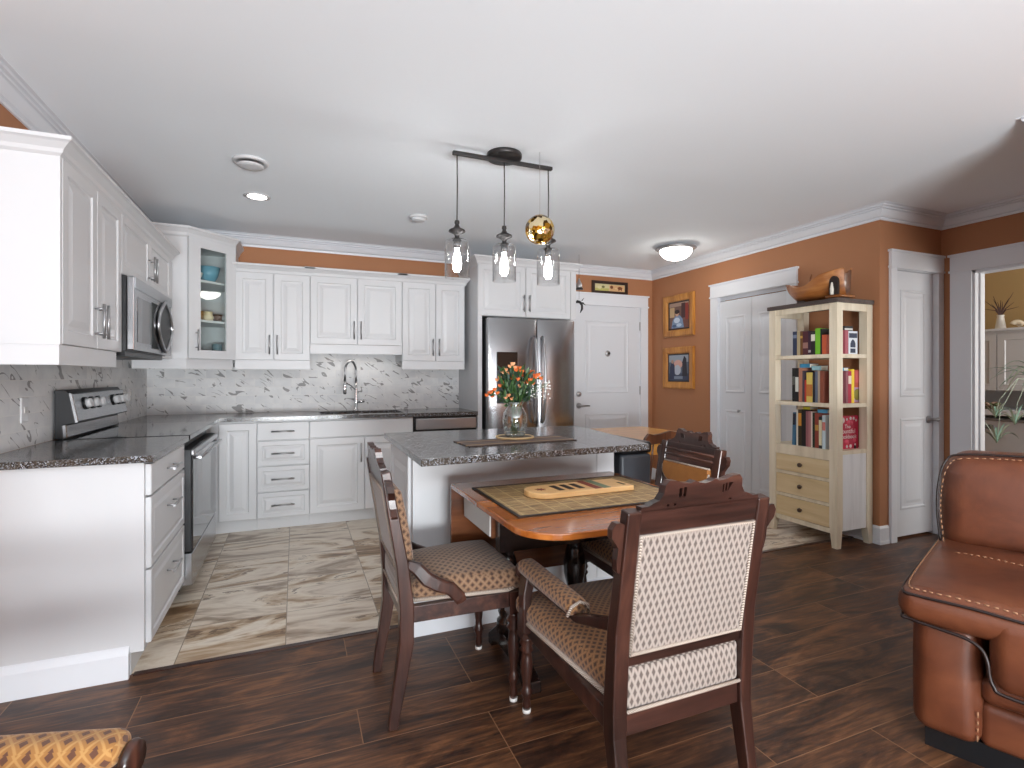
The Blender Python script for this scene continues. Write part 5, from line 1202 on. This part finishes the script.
MB().box(fx0, fx1, BY-0.024, BY-0.002, fz0, fz0+0.032).box(fx0, fx1, BY-0.024, BY-0.002, fz1-0.032, fz1).box(fx0, fx0+0.034, BY-0.024, BY-0.002, fz0+0.032, fz1-0.032).box(fx1-0.034, fx1, BY-0.024, BY-0.002, fz0+0.032, fz1-0.032).build('frame', flat((44,24,16), 0.35), r, world=True)
cv = MB(); mats = []
def pp(poly, rgb, n_):
    mats.append(flat(rgb, 0.6)); cv.add([(fx0+0.03+p*0.42, BY-0.008-n_, fz0+0.028+q_*0.089) for p, q_ in poly], [tuple(range(len(poly)))], len(mats)-1)
for i_, (poly, rgb) in enumerate([(rc(0,0,1,1),(206,196,150)),(rc(0,0,0.47,0.4),(186,178,100)),(rc(0.49,0.05,0.98,0.9),(212,170,122)),(el(0.17,0.48,0.06,0.2),(214,206,160)),(el(0.29,0.58,0.05,0.16),(110,108,60)),(el(0.56,0.6,0.05,0.22),(120,66,34)),(el(0.83,0.52,0.08,0.2),(128,72,36)),(rc(0.78,0.2,0.81,0.5),(110,60,30)),(rc(0.86,0.2,0.89,0.5),(110,60,30)),(el(0.7,0.45,0.05,0.1),(222,190,140))]): pp(poly, rgb, i_*0.0004)
cv.build('print', mats, r, world=True, merge=False)

# hanging chime beside the fridge surround
r = thing('hanging_chime', 'dark metal bell and bird ornament hanging by the fridge surround', 'ornament', (2.70, 4.74, H))
MB().tube([(0,0,0),(0,0,-0.25)], 0.0016, 6).tube([(0,0,-0.36),(0,0,-0.46)], 0.0012, 6).build('cord', M['black'], r)
MB().lathe([(0,-0.245),(0.008,-0.248),(0.012,-0.27),(0.03,-0.30),(0.036,-0.34),(0.034,-0.345),(0.026,-0.305),(0,-0.28)], (0,0,0), 18).build('bell', M['nickel'], r)
MB().lathe([(0,-0.352),(0.045,-0.354),(0.045,-0.36),(0,-0.362)], (0,0,0), 18).build('disc', M['darkmetal'], r)
MB().tube([(-0.05,0,-0.50),(-0.02,0,-0.485),(0.01,0,-0.49),(0.035,0,-0.52),(0.035,0,-0.56),(0.012,0,-0.60)], [0.006,0.016,0.014,0.012,0.012,0.003], 10).build('bird_body', M['charcoal'], r)
mb = MB()
for sg, c_ in ((1, (0.06,-0.44)), (-1, (0.075,-0.52))):
    pts = [(0.0,-0.49),(0.03,-0.475 if sg > 0 else -0.5),(c_[0],c_[1]),(0.045,c_[1]-0.03*sg)]
    mb.prism(pts, 'xz', 0.004*sg-0.003, 0.004*sg+0.003)
mb.prism([(-0.055,-0.50),(-0.085,-0.488),(-0.082,-0.515)], 'xz', -0.003, 0.003); mb.build('bird_wings', M['charcoal'], r, merge=False)

# ------------------------------------------------------------------ leather sofa (only its left end is in the picture)
r = thing('leather_sofa', 'brown leather sofa with dark piping and pale stitching at the right edge', 'sofa', (1.905, 1.118, 0), math.radians(-68.5))
MB().box(0.03, 1.30, 0.05, 0.86, 0.0, 0.075).build('plinth', M['black'], r)
MB().rbox(0.0, 0.175, 0.0, 0.92, 0.07, 0.455, 0.045, (0.014,0.02,0)).build('arm_panel', M['leather'], r)
MB().rbox(0.165, 1.34, 0.03, 0.90, 0.07, 0.215, 0.03, (0,0.012,0)).build('front_band', M['leather'], r)
MB().rbox(0.17, 1.34, 0.012, 0.90, 0.215, 0.30, 0.03, (0,0.008,0)).build('lower_band', M['leather'], r)
# pillow-top arm pad draping over the front, and the seat cushion beside it
MB().rbox(-0.035, 0.80, -0.048, 0.78, 0.43, 0.545, 0.052, (0.008,0.012,0.022)).build('seat_pad', M['leather'], r)
MB().rbox(0.195, 0.80, -0.062, 0.72, 0.292, 0.528, 0.05, (0.0,0.008,0.0)).build('seat_front', M['leather'], r)
MB().rbox(0.81, 1.36, -0.055, 0.72, 0.29, 0.545, 0.06, (0.0,0.02,0.022)).build('seat_cushion', M['leather'], r)
def cushion_back(x0, x1):
    def f(o): 
        return Vector((o.x, o.y + (o.z-0.5)*0.22, o.z))
    return MB().rbox(x0, x1, 0.66, 0.92, 0.50, 0.905, 0.085, (0.012,0.045,0.012), fn=f)
MB().rbox(0.02, 1.34, 0.80, 0.98, 0.08, 0.82, 0.05).build('back_frame', M['leather'], r)
b1 = cushion_back(-0.01, 0.80).build('back_cushion', M['leather'], r)
cushion_back(0.805, 1.36).build('back_cushion', M['leather'], r)
def smooth_path(pts, k=5):
    P_ = [Vector(p) for p in pts]; out = []
    for i in range(len(P_)-1):
        p0, p1, p2, p3 = P_[max(i-1,0)], P_[i], P_[i+1], P_[min(i+2,len(P_)-1)]
        for j in range(k):
            t_ = j/k; out.append(0.5*((2*p1) + (p2-p0)*t_ + (2*p0-5*p1+4*p2-p3)*t_**2 + (3*p1-p0-3*p2+p3)*t_**3))
    return out + [P_[-1]]
def pipe(nm, pts, rad, mat, par=None): return MB().tube(smooth_path(pts), rad*0.78, 8).build(nm, mat, par or r)
pipe('piping', [(-0.024,0.70,0.446),(-0.028,0.30,0.444),(-0.024,0.0,0.443),(0.0,-0.034,0.440),(0.08,-0.045,0.436),(0.145,-0.050,0.430),(0.180,-0.055,0.412),(0.194,-0.060,0.38),(0.198,-0.062,0.345),(0.208,-0.064,0.315),(0.235,-0.066,0.298),(0.40,-0.068,0.294),(0.80,-0.068,0.294)], 0.007, M['piping'])
pipe('piping', [(-0.022,0.72,0.525),(-0.026,0.20,0.527),(-0.02,-0.015,0.525),(0.02,-0.042,0.524),(0.16,-0.052,0.527),(0.30,-0.058,0.522),(0.55,-0.068,0.52),(0.80,-0.06,0.51)], 0.006, M['piping'])
def dashes(nm, pts, par=None, step=0.018):
    P_ = smooth_path(pts, 3); mb = MB()
    for a, b in zip(P_[:-1], P_[1:]):
        L_ = (b-a).length; k_ = max(1, int(L_/step))
        for i in range(k_):
            p, q = a.lerp(b, (i+0.2)/k_), a.lerp(b, (i+0.75)/k_); mb.tube([p, q], 0.0022, 5)
    return mb.build(nm, M['stitch'], par or r)
dashes('stitching', [(-0.012,0.70,0.541),(-0.014,0.20,0.543),(-0.006,0.0,0.541),(0.03,-0.028,0.541),(0.16,-0.036,0.545),(0.30,-0.042,0.541),(0.55,-0.052,0.54)])
dashes('stitching', [(0.166,0.008,0.09),(0.168,0.0,0.2)])
dashes('stitching', [(0.06,0.47,0.5565),(0.16,0.45,0.565),(0.28,0.40,0.570),(0.42,0.36,0.570),(0.60,0.34,0.563),(0.78,0.33,0.549)])
bp = [(-0.004,0.665,0.545),(-0.022,0.72,0.66),(-0.02,0.745,0.78),(0.0,0.77,0.868),(0.05,0.775,0.902),(0.25,0.78,0.913),(0.55,0.78,0.916),(0.80,0.77,0.905)]
pipe('piping', bp, 0.006, M['piping'], b1)
dashes('stitching', [(x+0.014, y-0.018, z-0.006 if z < 0.86 else z-0.012) for x, y, z in bp], b1)

# ------------------------------------------------------------------ bedroom wall unit seen through the doorway
r = thing('wall_unit', 'white built-in wall unit with cupboard doors seen through the doorway', 'cabinet', (6.9, 3.1, 0))
BX(6.645, 7.245, 2.05, 4.08, 1.088, 1.70).build('upper_body', M['cab'], r, world=True)
BX(6.60, 7.245, 2.03, 4.09, 1.70, 1.722).build('top', M['trim'], r, world=True)
for ya in (2.08, 2.58, 3.08, 3.58):
    y1_ = ya+0.5 if ya < 3.5 else 4.06
    MB().panel((6.64, y1_-0.004, 1.095), (0,-1,0), ZV, y1_-ya-0.008, 0.57, [(0,-0.003),(0,0.016),(0.06,0.016),(0.066,0.008)]).build('door', M['cab'], r, world=True)
BX(7.20, 7.245, 2.05, 4.08, 0.02, 1.088).build('back_panel', M['cab'], r, world=True)
BX(6.50, 7.20, 2.05, 4.08, 0.845, 0.90).build('desk_top', M['trim'], r, world=True)
for y in (2.05, 4.04): BX(6.55, 7.20, y, y+0.04, 0.0, 1.088).build('side', M['cab'], r, world=True)
r = thing('storage_tote', 'large grey plastic tote under the wall unit desk', 'tote', (6.75, 2.95, 0))
def taper(o): k_ = 0.86+0.14*(o.z-0.38)/0.42; return Vector((6.78+(o.x-6.78)*k_, 2.92+(o.y-2.92)*k_, o.z))
BX(6.6, 7.0, 2.4, 3.4, 0.0, 0.379).build('stand', M['trim'], r, world=True)
MB().rbox(6.58, 6.98, 2.56, 3.28, 0.38, 0.80, 0.03, fn=taper, k=3).build('tote_body', flat((206,207,210), 0.4), r, world=True)
MB().rbox(6.565, 6.995, 2.545, 3.295, 0.785, 0.812, 0.012, k=2).build('lid', flat((150,151,154), 0.4), r, world=True)
BX(6.562, 6.575, 3.08, 3.18, 0.70, 0.74).build('latch', flat((120,122,126), 0.4), r, world=True)
r = thing('planter_box', 'shallow box of dried brown flowers on the wall unit desk', 'planter', (6.62, 3.2, 0.9005))
MB().box(-0.05, 0.05, -0.14, 0.14, 0, 0.035).build('box', flat((96,84,70)), r)
mb = MB(); rnd = random.Random(9)
for i in range(26): mb.lathe([(0,-0.014),(0.016,-0.004),(0.016,0.006),(0,0.014)], (rnd.uniform(-.04,.04), rnd.uniform(-.13,.13), 0.045+rnd.uniform(0,0.02)), 8, 'z', i % 3)
mb.build('dried_flowers', [flat((134,92,72)), flat((96,104,66)), flat((170,140,120))], r, merge=False)
def top_pt(px, z, X0=6.78):
    u_ = (px-512)/526.0; t_ = math.radians(22.4); dx_ = math.sin(t_)+u_*math.cos(t_); dy_ = math.cos(t_)-u_*math.sin(t_)
    return Vector((X0, X0*dy_/dx_, z))
r = thing('white_vase', 'white ceramic vase on the bedroom wall unit', 'vase', top_pt(1000.5, 1.7225))
MB().lathe([(0,0),(0.042,0),(0.046,0.01),(0.034,0.09),(0.028,0.135),(0.034,0.15),(0.03,0.15),(0.024,0.13),(0.03,0.08),(0,0.02)], (0,0,0), 24).build('vase_body', flat((238,236,230), 0.25), r)
r = thing('twig_bunch', 'bunch of dark twigs standing in the white vase', 'twigs', top_pt(1000.5, 1.7225) + Vector((0,0,0.025)))
rnd = random.Random(11); lf_ = Vector((-math.cos(math.radians(22.4)), math.sin(math.radians(22.4)), 0))
for (a, h_) in ((-0.13,0.36),(-0.09,0.30),(-0.05,0.27),(0.0,0.28),(0.03,0.26),(0.07,0.29),(0.12,0.24),(0.16,0.27),(-0.15,0.26),(0.15,0.19),(-0.16,0.21),(0.09,0.32)):
    e = lf_*a + Vector((0, rnd.uniform(-.03,.03), h_)); mdl = lf_*(a*0.35) + Vector((0,0,0.12+h_*0.28))
    MB().tube([(0,0,0.0),(0,0,0.11),mdl,e], [0.003,0.004,0.0045,0.0015], 6).build('twig', flat((70,42,36)), r)
def shell(label, px):
    r = thing('shell', label, 'shell', top_pt(px, 1.7225, 6.70))
    pts = []; rad = []
    for i in range(22):
        a = i/21*2.6*PI; R = 0.045*(1-i/30); pts.append((0.006*i*0.5-0.03, R*math.cos(a)*0.8, 0.040+R*math.sin(a)*0.55)); rad.append(0.022*(1-i/26)+0.002)
    MB().tube(pts, rad, 10).build('shell_body', flat((236,222,196), 0.4), r)
shell('pale seashell at the left of the white vase', 979); shell('pale seashell at the right of the white vase', 1019)
# spider plant hanging in the bedroom
pc = Vector((6.02, 2.46, 1.16)); r = thing('spider_plant', 'hanging spider plant with trailing plantlets in the bedroom doorway', 'plant', pc)
MB().lathe([(0,-0.13),(0.07,-0.13),(0.10,0.0),(0.105,0.012),(0.095,0.012),(0.085,-0.02),(0,-0.02)], (0,0,0), 24).build('pot', flat((210,206,198), 0.4), r)
for a in (0.3, 2.4, 4.5): MB().tube([(0.1*math.cos(a),0.1*math.sin(a),0.0),(0.03*math.cos(a),0.03*math.sin(a),0.6),(0,0,H-1.16)], 0.0015, 5).build('hanger_cord', M['felt'], r)
def blade(p0, p1, p2, wd, nm='leaf', mat=None):
    up = Vector((0,0,1)); vs = []; n = 9
    for i in range(n+1):
        t_ = i/n; p = p0*(1-t_)**2 + p1*2*t_*(1-t_) + p2*t_**2; d = ((p1-p0)*(1-t_) + (p2-p1)*t_).normalized()
        sd = d.cross(up); sd = sd.normalized() if sd.length > 1e-4 else Vector((1,0,0)); w_ = wd*(0.5+1.4*t_)*(1-t_)**0.6 + 0.0008
        vs += [p - sd*w_, p + up.cross(sd)*0.0 - Vector((0,0,w_*0.5)), p + sd*w_]
    fs = []
    for i in range(n): fs += [(i*3,(i+1)*3,(i+1)*3+1,i*3+1), (i*3+1,(i+1)*3+1,(i+1)*3+2,i*3+2)]
    o = MB(); o.add(vs, fs, 0, True); return o.build(nm, mat, r, merge=False, fixn=False)
rnd = random.Random(21)
for i in range(26):
    a = 2*PI*i/26 + rnd.uniform(-.1,.1); L_ = rnd.uniform(0.28,0.46); d = Vector((math.cos(a), math.sin(a), 0))
    blade(d*0.03, d*L_*0.5 + Vector((0,0,rnd.uniform(0.2,0.36))), d*L_ + Vector((0,0,rnd.uniform(-0.12,0.16))), 0.011, 'leaf', M['plantgreen'] if i % 3 else M['plantpale'])
for (a, dz, sp) in ((0.26,-0.34,0.15),(0.42,-0.50,0.17),(0.43,-0.28,0.12)):
    e = lf_*a + Vector((0,0,dz)); MB().tube([(0,0,0.02), lf_*a*0.55 + Vector((0,0,0.06)), lf_*a*0.92 + Vector((0,0,dz*0.45)), e], 0.0025, 6).build('runner_stem', M['plantpale'], r)
    for k_ in range(9):
        b_ = 2*PI*k_/9; d = (lf_*math.cos(b_) + Vector((0,math.sin(b_)*0.5,0)))
        blade(e, e + d*sp*0.5 + Vector((0,0,sp*0.9)), e + d*sp + Vector((0,0,sp*rnd.uniform(0.2,1.2))), 0.009, 'plantlet_leaf', M['plantgreen'] if k_ % 2 else M['plantpale'])
